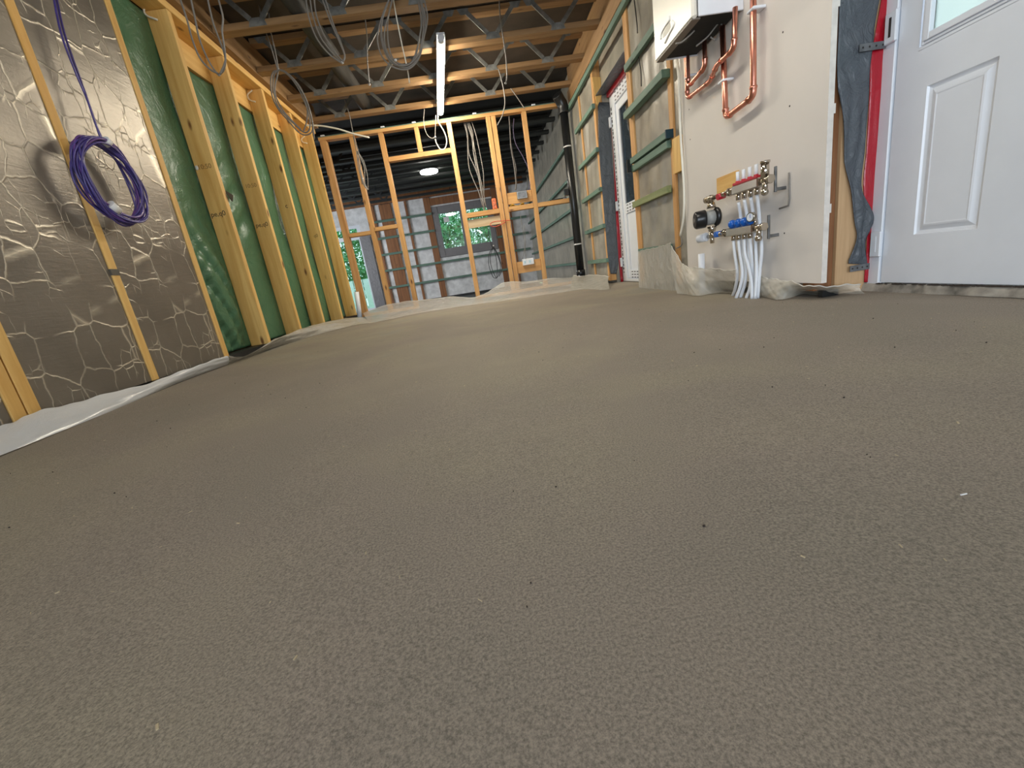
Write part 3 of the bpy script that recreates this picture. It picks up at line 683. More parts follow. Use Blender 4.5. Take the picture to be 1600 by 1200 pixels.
# ------------------------------------------------------------------ copper pipes
def pipe(pts, r, label, clips=(), fit=()):
    t = thing('copper_pipe', label, 'pipe', pts[-1])
    # rounded corners
    P = [Vector(p) for p in pts]; out = [P[0]]
    for i in range(1, len(P)-1):
        a, b, c_ = P[i-1], P[i], P[i+1]; rr = min(.030, (a-b).length*.45, (c_-b).length*.45)
        p1 = b+(a-b).normalized()*rr; p2 = b+(c_-b).normalized()*rr
        for k in range(6):
            s_ = k/5; out.append(p1*(1-s_)**2+b*2*s_*(1-s_)+p2*s_**2)
    out.append(P[-1]); build(G().tube(out, r, 14), 'tube', COPPER, t)
    for i in range(1, len(P)-1):
        a, b, c_ = P[i-1], P[i], P[i+1]; rr = min(.030, (a-b).length*.45, (c_-b).length*.45)
        d1, d2 = (a-b).normalized(), (c_-b).normalized(); p1, p2 = b+d1*rr, b+d2*rr
        arc = [p1*(1-k/6)**2+b*2*(k/6)*(1-k/6)+p2*(k/6)**2 for k in range(7)]
        ln = [p1+d1*.012, p1+d1*.004]+arc+[p2+d2*.004, p2+d2*.012]
        build(G().tube(ln, [r*1.28, r*1.28]+[r*1.1]*7+[r*1.28, r*1.28], 14), 'elbow_fitting', COPPER, t)
    return t
XP = 1.405
pipe([(XP,2.185,1.60),(XP,2.185,.940),(XP,2.418,.925),(XP,2.436,1.345)], .0135, 'thickest copper pipe, dropping from the ceiling past the boiler and looping back up to it')
pipe([(1.385,2.29,1.352),(1.378,2.292,1.185),(1.376,2.44,1.182),(XP,2.56,1.150),(XP,2.825,1.160),(XP,2.828,2.3)], .0115, 'copper pipe from the near end of the boiler running under it to the far riser')
pipe([(1.385,2.575,1.352),(1.385,2.575,1.225),(1.385,2.77,1.205),(1.40,2.776,2.3)], .0115, 'short copper pipe from the middle of the boiler to the nearer of the paired risers')
def clip(y, z, lb):
    g = G(); g.box(XP-.016, 1.449, y-.026, y+.026, z-.006, z+.006)
    build(g, 'pipe_clip', WHITE, label=lb, cat='clip', bevel=.003)
clip(2.437, 1.10, 'white pipe clip on the middle vertical copper pipe'); clip(2.185, 1.285, 'white pipe clip on the thick copper pipe beside the boiler'); clip(2.80, 1.265, 'white pipe clip around the paired copper risers')

# ------------------------------------------------------------------ heating manifold
X0 = 1.37
mf = thing('heating_manifold', 'underfloor heating manifold with red and blue valves on the plasterboard', 'manifold', (1.42, 2.2, .3))
def bar(z, ya, yb, nm):
    g = G(); g.box(X0-.018, X0+.018, ya, yb, z-.022, z+.022); b = build(g, nm, CHROME, mf, bevel=.006); return b
bar(.548, 2.075, 2.292, 'flow_bar'); bar(.345, 2.120, 2.350, 'return_bar')
build(B(X0-.014, X0+.014, 2.085, 2.285, .570, .582), 'red_band', REDP, mf, bevel=.002)
for y in (2.11, 2.16, 2.21, 2.26):
    fm = build(G().cyl((X0, y, .578), (X0, y, .632), .0085, 12), 'flow_meter', WHITE, mf); build(G().cyl((X0, y, .578), (X0, y, .588), .011, 12), 'meter_collar', REDP, fm)
for y in (2.147, 2.198, 2.250, 2.306): build(G().sphere((X0-.004, y, .384), .022, .022, .022, 16, 10), 'blue_cap', BLUEP, mf)
fy = (2.103, 2.152, 2.205, 2.256); ry = (2.159, 2.207, 2.257, 2.304)
for y in fy: build(G().cyl((X0, y, .530), (X0, y, .496), .012, 12), 'outlet_nut', CHROME, mf)
for y in ry: build(G().cyl((X0, y, .327), (X0, y, .300), .012, 12), 'outlet_nut', CHROME, mf)
g = G().cyl((X0, 2.045, .56), (X0, 2.045, .622), .019, 18, .017); g.cyl((X0, 2.045, .622), (X0, 2.045, .632), .021, 18)
build(g, 'air_vent', CHROME, mf)
for z in (.548, .345):
    g = G(); ya = 2.075 if z > .5 else 2.12
    g.cyl((X0, ya, z), (X0, ya-.05, z), .015, 14); g.cyl((X0, ya-.055, z), (X0, ya-.075, z), .020, 6); g.cyl((X0, ya-.035, z), (X0-.005, ya-.035, z-.045), .012, 12); g.sphere((X0-.006, ya-.037, z-.05), .017, .017, .017)
    build(g, 'drain_valve', CHROME, mf)
    g = G().box(1.392, 1.402, ya-.070, ya-.058, z-.06, z+.05); g.box(1.4015, 1.449, ya-.066, ya-.060, z-.055, z-.040); g.box(X0+.012, 1.393, ya-.067, ya-.061, z-.006, z+.006); build(g, 'bracket', ZINC, mf, bevel=.002)
g = G().cyl((X0, 2.36, .548), (X0, 2.295, .548), .016, 14); g.cyl((X0, 2.345, .548), (X0, 2.325, .548), .022, 6); g.cyl((X0, 2.52, .548), (X0, 2.36, .548), .012, 14); g.sphere((X0, 2.52, .546), .022, .022, .022); g.cyl((X0, 2.545, .546), (X0, 2.575, .546), .019, 16)
build(g, 'flow_union', CHROME, mf)
build(G().cyl((X0-.022, 2.415, .54), (X0+.018, 2.415, .545), .017, 14), 'red_valve_handle', REDP, mf)
g = G().cyl((X0, 2.41, .345), (X0, 2.352, .345), .015, 14); g.cyl((X0, 2.395, .345), (X0, 2.37, .345), .022, 6); g.cyl((X0, 2.56, .342), (X0, 2.41, .345), .012, 14); g.sphere((X0, 2.52, .345), .02, .02, .02); g.cyl((X0, 2.52, .345), (X0, 2.52, .30), .012, 12)
build(g, 'return_union', CHROME, mf)
build(G().cyl((X0-.022, 2.45, .346), (X0+.018, 2.45, .346), .016, 14), 'blue_valve_handle', BLUEP, mf)
build(G().cyl((X0-.008, 2.565, .342), (X0-.030, 2.625, .336), .026, 18, .024), 'thermostat_knob', WHITE, mf, bevel=.003)
# pump
g = G().cyl((X0, 2.52, .525), (X0, 2.52, .495), .018, 14, .026); g.cyl((X0, 2.52, .395), (X0, 2.52, .365), .026, 14, .018)
build(g, 'pump_union', CHROME, mf)
pm = build(G().sphere((X0+.022, 2.505, .445), .022, .040, .052, 18, 12), 'pump_body', BLK, mf)
build(G().cyl((X0+.022, 2.515, .445), (X0-.028, 2.53, .443), .040, 20), 'motor_housing', plain('pump_grey', lin(150,152,150), .4), pm)
build(G().tube([(X0-.028, 2.53, .443), (X0-.034, 2.532, .443), (X0-.080, 2.548, .441), (X0-.088, 2.55, .441)], [.044, .050, .049, .042], 22), 'control_head', BLK, pm, bevel=.002)
build(G().cyl((X0-.088, 2.55, .441), (X0-.092, 2.551, .441), .014, 14), 'dial', GREYC, pm)
g = G().cyl((X0-.012, 2.118, .40), (X0-.030, 2.112, .399), .0215, 22); ga = build(g, 'gauge', CHROME, mf)
build(G().cyl((X0-.030, 2.112, .399), (X0-.031, 2.1117, .399), .018, 22), 'gauge_face', WHITE, ga); build(B(X0-.0325, X0-.0312, 2.1075, 2.1095, .395, .413), 'gauge_needle', BLUEP, ga)
build(G().cyl((X0, 2.118, .365), (X0, 2.118, .385), .007, 10), 'gauge_stem', CHROME, mf)
small(B(1.434, 1.449, 2.375, 2.575, .565, .655), 'timber_block', wood('y'), 'small square timber pattress behind the manifold on the plasterboard', 'timber', bevel=.001)
small(G().tube([(1.445, 1.99, .56), (1.445, 1.985, .45), (1.445, 1.99, .42), (1.445, 2.05, .415)], .004, 6), 'grey_wire', GREYC, 'thin grey wire beside the right end of the manifold', 'cable')
# white heating pipes
tracks = [
 (0, [(1146,375),(1148,396),(1152,427),(1149,450),(1145,462)], 'from the leftmost blue valve'),
 (0, [(1154,375),(1156,396),(1160,425),(1157,446),(1150,466)], 'from the second blue valve'),
 (0, [(1163,373),(1164,396),(1169,415),(1174,440),(1175,467)], 'from the third blue valve, bending right'),
 (0, [(1172,371),(1174,402),(1177,434),(1179,462)], 'from the rightmost blue valve'),
 (1, [(1154,316),(1158,345),(1161,390),(1165,420),(1164,442),(1157,465)], 'from the leftmost upper outlet, behind the return bar'),
 (1, [(1163,312),(1168,345),(1170,395),(1173,425),(1172,448),(1166,466)], 'from the second upper outlet, behind the return bar'),
 (1, [(1173,308),(1178,345),(1181,390),(1182,425),(1180,467)], 'from the third upper outlet'),
 (1, [(1183,304),(1187,345),(1190,390),(1187,425),(1184,466)], 'from the rightmost upper outlet, passing beside the gauge')]
for up, tr, lb in tracks:
    e = at(tr[-1][0], tr[-1][1], 2, -.004); n_ = len(tr)-1; pts = []
    for i_, (px_, py_) in enumerate(tr[:-1]):
        f_ = i_/n_; xs = X0+(.042*min(1, f_*3) if up else 0)
        pts.append(at(px_, py_, 0, xs*(1-f_**2)+e.x*f_**2))
    build(G().tube(smoothline(pts+[e], 7), .0085, 12), 'heating_pipe', WHITE, label='white heating pipe into the screed '+lb, cat='pipe')
small(G().cyl((1.400, 2.71, -.002), (1.400, 2.71, .245), .020, 22), 'plastic_pipe_stub', WHITE, 'white plastic pipe stub standing in the screed left of the manifold', 'pipe')
p0, p1 = at(557,456,1,5.85), at(563,500,1,5.85)
small(G().tube([(p1.x, 5.85, -.01), (p0.x, 5.85, p0.z)], .03, 18), 'plastic_pipe_stub', WHITE, 'white plastic pipe stub standing in the far left corner of the room', 'pipe')

# ------------------------------------------------------------------ soil pipe
sp = thing('soil_pipe', 'black soil pipe standing at the right end of the partition', 'pipe', (1.36, 6.06, 0))
build(G().tube([(1.385, 6.07, .02), (1.385, 6.07, 2.20)], .052, 22), 'pipe_shaft', BLK, sp)
build(G().cyl((1.385, 6.07, .10), (1.385, 6.07, .18), .062, 22), 'bottom_collar', BLK, sp)
build(G().tube(smoothline([(1.385,6.07,2.15),(1.38,6.07,2.24),(1.345,6.06,2.31),(1.31,6.03,2.36)], 6), .066, 22), 'top_bend', BLK, sp)
for z in (1.75, .52): build(G().cyl((1.385, 6.07, z), (1.385, 6.07, z+.016), .056, 22), 'pipe_band', TAPE, sp, label='white band around the pipe')
build(B(1.275, 1.33, 6.03, 6.10, 1.17, 1.25), 'wall_bracket', BLK, sp)
build(G().cyl((1.345,6.02,.10),(1.34,6.012,.10),.012,10), 'bolt_cap', TAPE, sp)

# ------------------------------------------------------------------ lamps
a, b = at(689,58,2,2.375), at(689,180,2,2.375); b = Vector((b.x, 6.12, 2.375))
la = thing('tube_light', 'long lit white tube light fixed under the joists', 'light', ((a.x+b.x)/2, (a.y+b.y)/2, 2.36))
dv = (b-a).normalized(); sd = Vector((dv.y, -dv.x, 0))
g = G().beam(a+Vector((0,0,.028)), b+Vector((0,0,.028)), .074, .016, sd)
for s_ in (-1, 1): g.beam(a+sd*(.0365*s_)+Vector((0,0,.011)), b+sd*(.0365*s_)+Vector((0,0,.011)), .003, .026, sd)
build(g, 'housing', WHITE, la)
g = G()
def tubef(u, v):
    an = math.pi*(1+u); p_ = (a+dv*.09).lerp(b-dv*.02, v); return p_+sd*(.033*math.cos(an))+Vector((0,0,.002+.034*math.sin(an)))
g.grid(tubef, 16, 2); build(g, 'diffuser', TUBE, la)
build(G().tube([a, a+dv*.088], .030, 18), 'end_cap', WHITE, la); build(G().tube([b-dv*.018, b], .030, 18), 'end_cap', WHITE, la)
la2 = copy_tree(la, (.35, -3.35, 0)); la2['label'] = 'unseen second tube light added to brighten the mid floor, above the top edge of the photo'  # extra lamp out of view, added to lift the middle of the floor
TUBE2 = emit('added_tube_diffuser', (1.0,.93,.80), TUBE2_E)
for ch in la2.children:
    if ch.name.startswith('diffuser'): ch.data = ch.data.copy(); ch.data.materials[0] = TUBE2
c = Vector((-.685, 9.05, 2.40))
ld = thing('round_light', 'round lit ceiling light in the dark far room', 'light', c)
build(G().cyl(c, c+Vector((0,0,-.03)), .165, 32), 'diffuser', DISC, ld); build(G().cyl(c+Vector((0,0,.001)), c+Vector((0,0,.018)), .172, 32), 'base_ring', WHITE, ld)

# ------------------------------------------------------------------ cables
def cab(pixs, y, r, label, mat=None, cat='cable', name='grey_cable', ax=1, parts=None, closed=False):
    """one thing; pixs = list of pixel tracks on the plane"""
    g = G()
    for tr in pixs:
        g.tube(smoothline([at(px_, py_, ax, y) for px_, py_ in tr], 6), r, 6)
    return g
def coil(name, center, su, sv, n, r, mat, label, cat='cable coil', tail=(), ties=(), seed=0, jit=.012, nrm=Vector((0,1,0)), mat2=None):
    """hanging coil: n rough ellipses of half-axes su, sv (vectors) + tails + tape ties"""
    rnd = random.Random(seed); t = thing(name, label, cat, center-sv)
    g1, g2 = G(), G()
    for k in range(n):
        cu = rnd.uniform(-jit, jit); cv = rnd.uniform(-jit, jit); a_ = 1+rnd.uniform(-.07,.07); b_ = 1+rnd.uniform(-.04,.04); dpt = rnd.uniform(-1,1)*jit
        ph = rnd.uniform(0,6); pts = []
        for i in range(40):
            t_ = 2*math.pi*i/40
            w_ = 1+.02*math.sin(3*t_+ph)
            pts.append(center+su*(math.cos(t_)*a_*w_)+sv*(math.sin(t_)*b_*w_)+su.normalized()*cu+sv.normalized()*cv+nrm*(dpt+jit*.8*math.sin(2*t_+ph)))
        (g2 if (mat2 and k % 4 == 0) else g1).tube(pts, r, 6, closed=True)
    for tr in tail: g1.tube(smoothline(tr, 6), r, 6)
    build(g1, 'wound_cable', mat, t)
    if mat2: build(g2, 'inner_cable', mat2, t)
    for p, d in ties: build(G().cyl(Vector(p)-Vector(d)*.5, Vector(p)+Vector(d)*.5, r*5.0, 12), 'tape_tie', TAPE, t)
    return t
# purple coil on the foil wall
xc = -1.735; cc = at(175, 285, 0, xc)
top = at(152,220,0,xc); bot = at(213,352,0,xc)
tl = [at(80,-25,0,-1.76), at(95,50,0,-1.755), at(117,110,0,-1.75), at(138,160,0,-1.745), at(156,212,0,xc), at(163,224,0,xc)]
tl2 = [at(84,-25,0,-1.765), at(100,50,0,-1.76), at(124,120,0,-1.752), at(133,145,0,-1.745), at(150,195,0,xc), at(163,224,0,xc)]
coil('purple_cable_coil', cc, Vector((0,.165,.0)), Vector((0,.0,.185)), 19, .0047, PURPLE, 'purple and violet cable coil hanging on the foil insulation', tail=(tl, tl2),
     ties=((at(166,222,0,-1.725), (0,.02,-.012)), (at(177,325,0,-1.725), (0,.035,-.03))), seed=2, jit=.016, nrm=Vector((1,0,0)), mat2=PUR2)
# tied coil hanging from the joists
yb = 4.25
L = lambda tr, y: [at(p_[0], p_[1], 1, y) for p_ in tr]
def loops(name, label, tracks, y, r=.0058, ties=(), mat=None, cat='cable coil', dy=.012):
    t = thing(name, label, cat, at(tracks[0][-1][0], tracks[0][-1][1], 1, y)); g = G()
    for i, tr in enumerate(tracks): g.tube(smoothline(L(tr, y+dy*(i % 3-1)), 7), r, 6)
    build(g, 'wound_cable', mat or GREYC, t)
    for (px_, py_) in ties:
        p = at(px_, py_, 1, y); build(G().sphere(p, .011, .011, .009, 10, 6), 'tape_tie', TAPE, t)
    return t
loops('grey_cable_coil', 'grey cable coil tied with tape, hanging in front of the left rim board', [
    [(400,-10),(412,40),(424,75),(433,106),(435,110)], [(420,20),(423,50),(430,80),(435,108)],
    [(435,109),(426,114),(423,130),(426,152),(436,172),(450,188),(466,206),(478,211),(488,204),(486,180),(476,150),(462,128),(448,114),(436,109)],
    [(435,109),(428,118),(427,140),(434,165),(448,182),(462,196),(476,207),(484,200),(482,176),(470,146),(458,126),(444,112),(436,109)],
    [(435,109),(433,120),(430,133),(431,150),(442,172),(455,187),(470,202)],
    [(436,109),(446,112),(463,128),(474,146),(480,170),(479,190),(474,206)],
    [(436,109),(450,116),(466,134),(480,160),(488,190),(491,218)]], yb, ties=((435.5,109),))
loops('grey_cable_loop', 'loose grey cable loops hanging in front of the first bare left studs', [
    [(278,-12),(292,30),(300,60),(312,90),(328,108),(341,115)], [(296,-12),(304,25),(312,62),(326,95),(340,116),(344,117)],
    [(322,-12),(333,35),(344,65),(352,90),(350,108),(343,117)], [(338,-12),(348,25),(347,48),(350,70),(352,95),(344,116)]], 3.30, dy=.006)
loops('grey_cable_loop', 'narrow grey cable loop hanging left of the largest coil', [
    [(477,-12),(482,25),(495,60),(515,85),(534,99)], [(483,-12),(489,25),(501,58),(519,82),(534,98)], [(490,-12),(494,22),(505,52),(524,82),(536,96)],
    [(500,-12),(515,30),(528,60),(538,85),(536,97)], [(505,-12),(520,35),(532,65),(539,88),(535,98)]], 3.75, ties=((535,98),))
loops('grey_cable_coil', 'largest grey cable coil, left of the tube light', [
    [(614,-10),(603,10),(593,40),(590,65),(598,90),(615,105),(638,108),(655,90),(662,60),(668,30),(664,5),(658,-10)],
    [(612,-10),(600,20),(595,50),(600,78),(612,98),(632,104),(648,92),(655,60),(660,30),(656,0),(648,-10)],
    [(616,-10),(607,25),(606,60),(612,88),(625,100),(642,98),(652,75),(658,40),(655,10),(650,-10)],
    [(611,-8),(598,28),(597,58),(606,86),(622,102),(640,100),(655,82),(661,50),(662,20),(655,-10)],
    [(614,-8),(608,20),(601,48),(603,76),(617,99),(634,106),(650,95),(658,70),(665,38),(663,12)]], 3.85, ties=((618,94),))
loops('white_flex', 'single pale flex dropping through the largest coil', [[(613,-10),(620,30),(628,70),(636,105),(640,130)]], 3.95, r=.005, mat=WHITEC, cat='cable')
loops('grey_cable_drop', 'thin grey cable with taped tip left of the largest coil', [[(570,25),(573,55),(574,95),(577,132)]], 4.5, ties=((577,132),), cat='cable')
loops('grey_cable_drop', 'thin cable with small ring, right of the tube light', [[(779,-10),(782,30),(787,65),(791,95),(792,122),(789,131)]], 4.6, ties=((790,130),), cat='cable')
loops('grey_cable_drop', 'bent cable end hanging in front of the double stud', [[(779,108),(786,135),(789,160),(785,180),(777,196)]], 5.27, r=.006, cat='cable')
loops('grey_cable_drop', 'slim dark cable slanting to the partition top right of the tube light', [[(798,138),(808,152),(820,170)]], 5.9, cat='cable')
loops('grey_cable_coil', 'slender grey cable bundle hanging before the second partition stud', [
    [(538,155),(546,180),(552,210),(560,238),(561,255),(566,280),(574,297)], [(552,212),(556,232),(562,260),(570,290),(576,296)], [(558,236),(568,252),(574,275),(575,296)], [(557,236),(560,262),(568,288),(575,297)],
    [(560,238),(569,262),(570,285),(574,296)], [(558,238),(563,250),(563,270),(566,288)]], 5.92, ties=((567,279),))
loops('white_lamp_flex', 'white flex looping from the lower end of the tube light', [
    [(684,178),(685,190),(694,206),(698,220),(695,232),(688,233),(682,224),(680,217)]], 6.12, r=.0065, mat=WHITEC, cat='cable')
loops('brown_flex', 'thin brown flex tied to the lamp flex under the joist', [[(663,170),(662,190),(666,208),(674,216),(680,214)], [(681,180),(680,205),(680,214)]], 6.08, r=.004, ties=((680,214),), cat='cable')
t = loops('grey_cable_bundle', 'bundle of grey cables dropping behind the top plate left of the double stud', [
    [(725,192),(730,212),(731,240),(733,262),(740,282),(748,300),(754,322)], [(727,192),(731,212),(733,240),(742,262),(750,285),(752,305)], [(729,191),(737,215),(740,240),(744,262),(750,290),(757,335)],
    [(731,191),(738,212),(742,235),(747,262),(753,290),(760,325)], [(733,191),(739,210),(740,238),(746,262),(751,290),(758,333)], [(737,190),(744,212),(750,240),(755,268),(756,290),(757,320)]], YP+.13, r=.006, cat='cable bundle')
loops('grey_cable_bundle', 'grey cables dropping to the metal back box on the partition', [
    [(795,181),(797,205),(798,230),(803,258),(806,285),(805,297)], [(796,181),(797,212),(800,235),(804,262),(807,285),(806,297)], [(798,222),(801,240),(806,262),(806,284)]], YP+.11, r=.006, cat='cable bundle')
loops('purple_cable_drop', 'dark cable curving to the right-hand partition stud, ending in purple windings', [
    [(803,185),(802,205),(806,225),(816,243),(825,262),(828,280),(826,296)], [(826,296),(822,302),(828,306),(831,300),(826,297),(823,305),(829,309)], [(824,298),(830,303),(825,309),(821,303),(827,299)]], YP+.10, r=.005, mat=plain('dim_purple_sheath', lin(84,76,108), .5), cat='cable')
loops('thin_cable_drop', 'pair of thin cables dropping to the white socket box low on the partition', [
    [(813,336),(817,360),(820,385),(822,408)], [(819,352),(821,380),(816,405)]], YP-.01, r=.0035, cat='cable')
loops('black_cable_loops', 'black cable loops hanging behind the partition under the far window', [
    [(770,386),(764,398),(764,415),(770,432),(775,435)], [(771,386),(766,400),(768,418),(775,434)], [(771,386),(778,400),(782,416),(779,430),(775,435)], [(772,386),(780,402),(784,420),(780,432)], [(771,386),(775,402),(777,420),(776,435)],
    [(771,386),(768,384),(764,370),(762,345),(763,331)]], YP+.10, r=.005, ties=((771,384),), mat=BLK)
loops('white_conduit_stick', 'pale conduit offcut sticking out at the left end of the partition head', [[(478,196),(489,196),(505,197),(530,202),(552,209),(577,215)]], 5.75, r=.009, mat=WHITEC, cat='conduit')
tks = [[(1052,55),(1058,95),(1061,130),(1063,200),(1066,250),(1069,300),(1068,340),(1063,368)]]
t = thing('white_wall_cable', 'white cable hanging down the left edge of the plasterboard', 'cable', at(1063,368,0,1.43))
build(G().tube(smoothline([at(x, y, 0, 1.435) for x, y in tks[0]], 6), .008, 8), 'white_sheath', WHITEC, t)
build(G().tube(smoothline([at(x, y, 0, 1.435) for x, y in ((1063,368),(1066,377),(1064,384),(1057,388))], 6), .0045, 8), 'grey_tail', GREYC, t)
loops('thin_black_cable', 'thin black cable running down the timber left of the boiler', [[(990,-8),(994,30),(996,60),(1001,110),(1002,150)]], 3.5, r=.0035, mat=BLK, cat='cable') if False else None
build(G().tube(smoothline([at(x, y, 0, 1.470) for x, y in ((990,-8),(995,35),(996,52))], 5), .004, 6), 'black_cable', BLK, label='thin black cable on the wall stud left of the boiler, above the batten', cat='cable')
build(G().tube(smoothline([at(x, y, 0, 1.470) for x, y in ((996,82),(1001,110),(1002,135))], 5), .004, 6), 'black_cable', BLK, label='thin black cable on the wall stud between the two upper battens', cat='cable')

# ------------------------------------------------------------------ far wall timbers
FB = wood('z','brown'); 
for x0, x1, lb in ((-2.62,-2.50,'brown stud on the far wall right of the glazed door'), (-2.36,-2.05,'wide brown post on the far wall left of the white boards'), (-1.70,-1.64,'thin brown stud between white boards on the far wall'), (-1.20,-1.035,'brown post left of the far window'), (.58,.72,'brown post right of the far window'), (1.0,1.05,'thin brown stud near the right end of the far wall')):
    build(B(x0, x1, 11.955, 11.997, -.1, 2.45), 'far_wall_stud', FB, label=lb, cat='stud', bevel=.002)
build(B(-.26, -.21, 11.955, 11.997, -.1, .90), 'far_wall_stud', FB, label='short brown stud under the far window', cat='stud')
build(B(-5, 1.45, 11.93, 11.99, 2.46, 2.66), 'far_rim_board', FB, label='dark brown beam along the head of the far wall', cat='timber')
build(B(-1.03, .57, 11.955, 11.997, 2.25, 2.42), 'window_lintel', FB, label='brown timber lintel over the far window', cat='timber')
for z, n in ((2.02,'top row'), (1.60,'second row'), (1.19,'third row'), (.78,'fourth row'), (.33,'lowest row')):
    if z > .9:
        build(B(-2.7, -1.04, 11.92, 11.953, z, z+.055), 'green_batten', wood('x','green'), label=f'green batten on the far wall left of the window, {n}', cat='batten')
        build(B(.57, 1.43, 11.92, 11.953, z, z+.055), 'green_batten', wood('x','green'), label=f'green batten on the far wall right of the window, {n}', cat='batten')
    else:
        build(B(-2.7, 1.43, 11.92, 11.953, z, z+.055), 'green_batten', wood('x','green'), label=f'long green batten on the far wall below the window, {n}', cat='batten')

# ------------------------------------------------------------------ polythene sheets
def samp(P, v):
    q = max(0, min(1, v))*(len(P)-1); i = min(int(q), len(P)-2); return P[i].lerp(P[i+1], q-i)
def sheet(name, top, bottom, mat, label, nu=90, nv=14, amp=.012, nrm=(1,0,0), seed=0, bulge=0, cat='plastic sheet', thick=0, edge=0):
    rnd = random.Random(seed); nrm = Vector(nrm)
    ph = [(rnd.uniform(6,34), rnd.uniform(-9,9), rnd.uniform(0,6.28), rnd.uniform(.4,1)) for _ in range(6)]
    T = smoothline(top, 8); Bm = smoothline(bottom, 8)
    def f(u, v):
        p = samp(T, u).lerp(samp(Bm, u), v); e = math.sin(math.pi*min(1, v*1.02))**.6 if 0 < v < 1 else 0
        w_ = sum(a*abs(math.sin(f_*u+g_*v+h_))-a*.5 for f_, g_, h_, a in ph)/3
        p = p+nrm*(amp*w_*(e*.9+.1)+bulge*e)
        if v == 0: p.z += .003*math.sin(31*u+seed)+.002*math.sin(77*u)
        return p
    o = build(G().grid(f, nu, nv), name, mat, label=label, cat=cat)
    if edge: build(G().tube([f(k/nu, 0) for k in range(nu+1)], edge, 6), 'fold_highlight', POLYE, o, label='folded edge, its highlight put into a paler colour')  # edge highlight painted on as a paler, more opaque tube along the fold
    return o
F = lambda x, y: at(x, y, 2, .001)
sheet('polythene_upstand', [at(x, y, 0, -1.785) for x, y in ((-60,690),(0,666),(64,642),(150,620),(245,594),(310,570),(355,556))],
      [F(x, y) for x, y in ((-60,736),(0,712),(70,684),(150,652),(220,623),(290,594),(355,570))], POLYW, 'milky polythene upstand along the foot of the foil wall', amp=.006, nrm=(1,0,0), seed=4, bulge=.012)
sheet('polythene_upstand', [at(x, y, 0, -1.785) for x, y in ((355,556),(375,560),(400,548),(430,530),(460,518),(500,505))]+[at(545,497,0,-1.74), at(562,496,1,5.7)],
      [F(x, y) for x, y in ((355,570),(375,563),(400,554),(430,543),(470,531),(510,519),(550,509),(577,505))], POLYM, 'dusty crumpled polythene along the foot of the bare left studs', amp=.03, nrm=(.8,-.2,.5), seed=8, bulge=.02)
zt = [(-1.75,6.13,.05),(-1.43,6.15,.11),(-1.1,6.14,.125),(-.8,6.12,.10),(-.45,6.12,.09),(-.2,6.12,.03),(.0,6.12,.06),(.2,6.13,.14),(.36,6.14,.17),(.65,6.13,.13),(.95,6.13,.12),(1.27,6.05,.09)]
sheet('polythene_skirt', [Vector(p) for p in zt], [F(x, y) for x, y in ((577,505),(610,499),(647,491),(700,482),(750,475),(803,468),(850,461),(893,455))], POLY, 'clear crumpled polythene lying across the foot of the partition', nu=160, nv=26, amp=.05, nrm=(0,0,1), seed=12, bulge=.0, edge=.004)
sheet('polythene_heap', [at(896,430,1,5.9), at(906,432,1,5.7), at(920,430,0,1.425), at(935,430,0,1.425), at(951,432,0,1.425)], [F(x, y) for x, y in ((893,455),(905,453),(922,452),(940,453),(953,452))], POLYM, 'stiff polythene fold piled around the foot of the black soil pipe', nu=40, nv=14, amp=.02, nrm=(-.6,-.6,.3), seed=5, bulge=.02, edge=.005)
sheet('polythene_apron', [at(x, y, 0, 1.434) for x, y in ((997,393),(1010,390),(1025,387),(1048,380))], [at(x, y, 0, 1.40) for x, y in ((999,453),(1015,455),(1030,456),(1058,459))], POLYM, 'clear polythene apron over the lowest batten beside the back door', nu=40, nv=24, amp=.007, nrm=(-1,0,0), seed=3, bulge=.004, edge=.002)
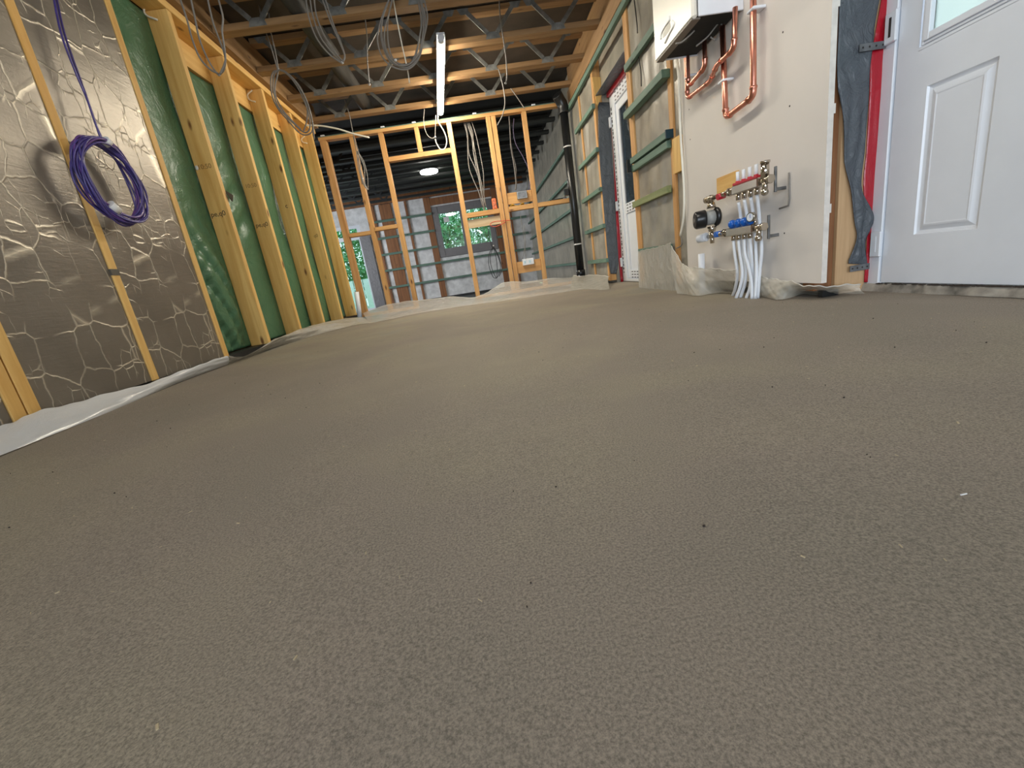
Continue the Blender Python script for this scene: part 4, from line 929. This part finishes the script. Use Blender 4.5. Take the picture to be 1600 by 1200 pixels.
sheet('polythene_swag', [at(x, y, 0, 1.36) for x, y in ((1049,385),(1058,399),(1066,412),(1078,418),(1095,419),(1125,421),(1150,423))], [F(x, y) for x, y in ((1058,459),(1072,460),(1084,462),(1094,462),(1110,459),(1130,457),(1148,457))], POLYC, 'clear polythene swag around the white pipe stub left of the manifold', nu=80, nv=20, amp=.012, nrm=(-1,-.2,0), seed=21, bulge=.008, edge=.0025)
sheet('polythene_swag', [at(x, y, 0, 1.425) for x, y in ((1184,431),(1196,434),(1212,437),(1235,440),(1262,447))]+[at(1300,447,0,1.5), at(1345,444,0,1.62)], [F(x, y) for x, y in ((1184,462),(1198,465),(1214,468),(1232,466),(1258,459),(1300,460),(1352,459))], POLYC, 'clear polythene swag from the heating pipes to the entry door', nu=90, nv=16, amp=.010, nrm=(-1,-.2,0), seed=17, bulge=.01, edge=.0025)

# ------------------------------------------------------------------ litter on the screed
rnd = random.Random(11); g = G()
for _ in range(420):
    yy = rnd.uniform(.25, 3.2)**1.0; xx = rnd.uniform(-1.6, 1.55); a_ = rnd.uniform(0, 3.14); L_ = rnd.uniform(.0015, .006); w_ = L_*rnd.uniform(.12,.4)
    d = Vector((math.cos(a_), math.sin(a_), 0))*L_
    g.beam(Vector((xx, yy, .0015))-d/2, Vector((xx, yy, .002))+d/2, w_, w_*.6, (-d.y, d.x, 0))
build(g, 'wood_shavings', plain('pale_shaving', lin(186,170,138), .8), label='tiny pale shavings scattered over the screed', cat='shavings', kind='stuff')
g = G()
for _ in range(110):
    yy = rnd.uniform(.35, 3.0); xx = rnd.uniform(-1.5, 1.5); s_ = rnd.uniform(.0006,.0018)
    g.box(xx, xx+s_*1.6, yy, yy+s_, .0, .0015+s_*.5)
build(g, 'dark_grit', plain('dark_grit', lin(52,44,38), .9), label='dark grit specks scattered over the screed', cat='grit', kind='stuff')
p = at(1506, 773, 2, .001)
build(G().beam((p.x-.004, p.y, .0015), (p.x+.004, p.y+.0005, .0015), .0012, .0012), 'white_sliver', TAPE, label='small white sliver lying on the screed near the right edge', cat='sliver')
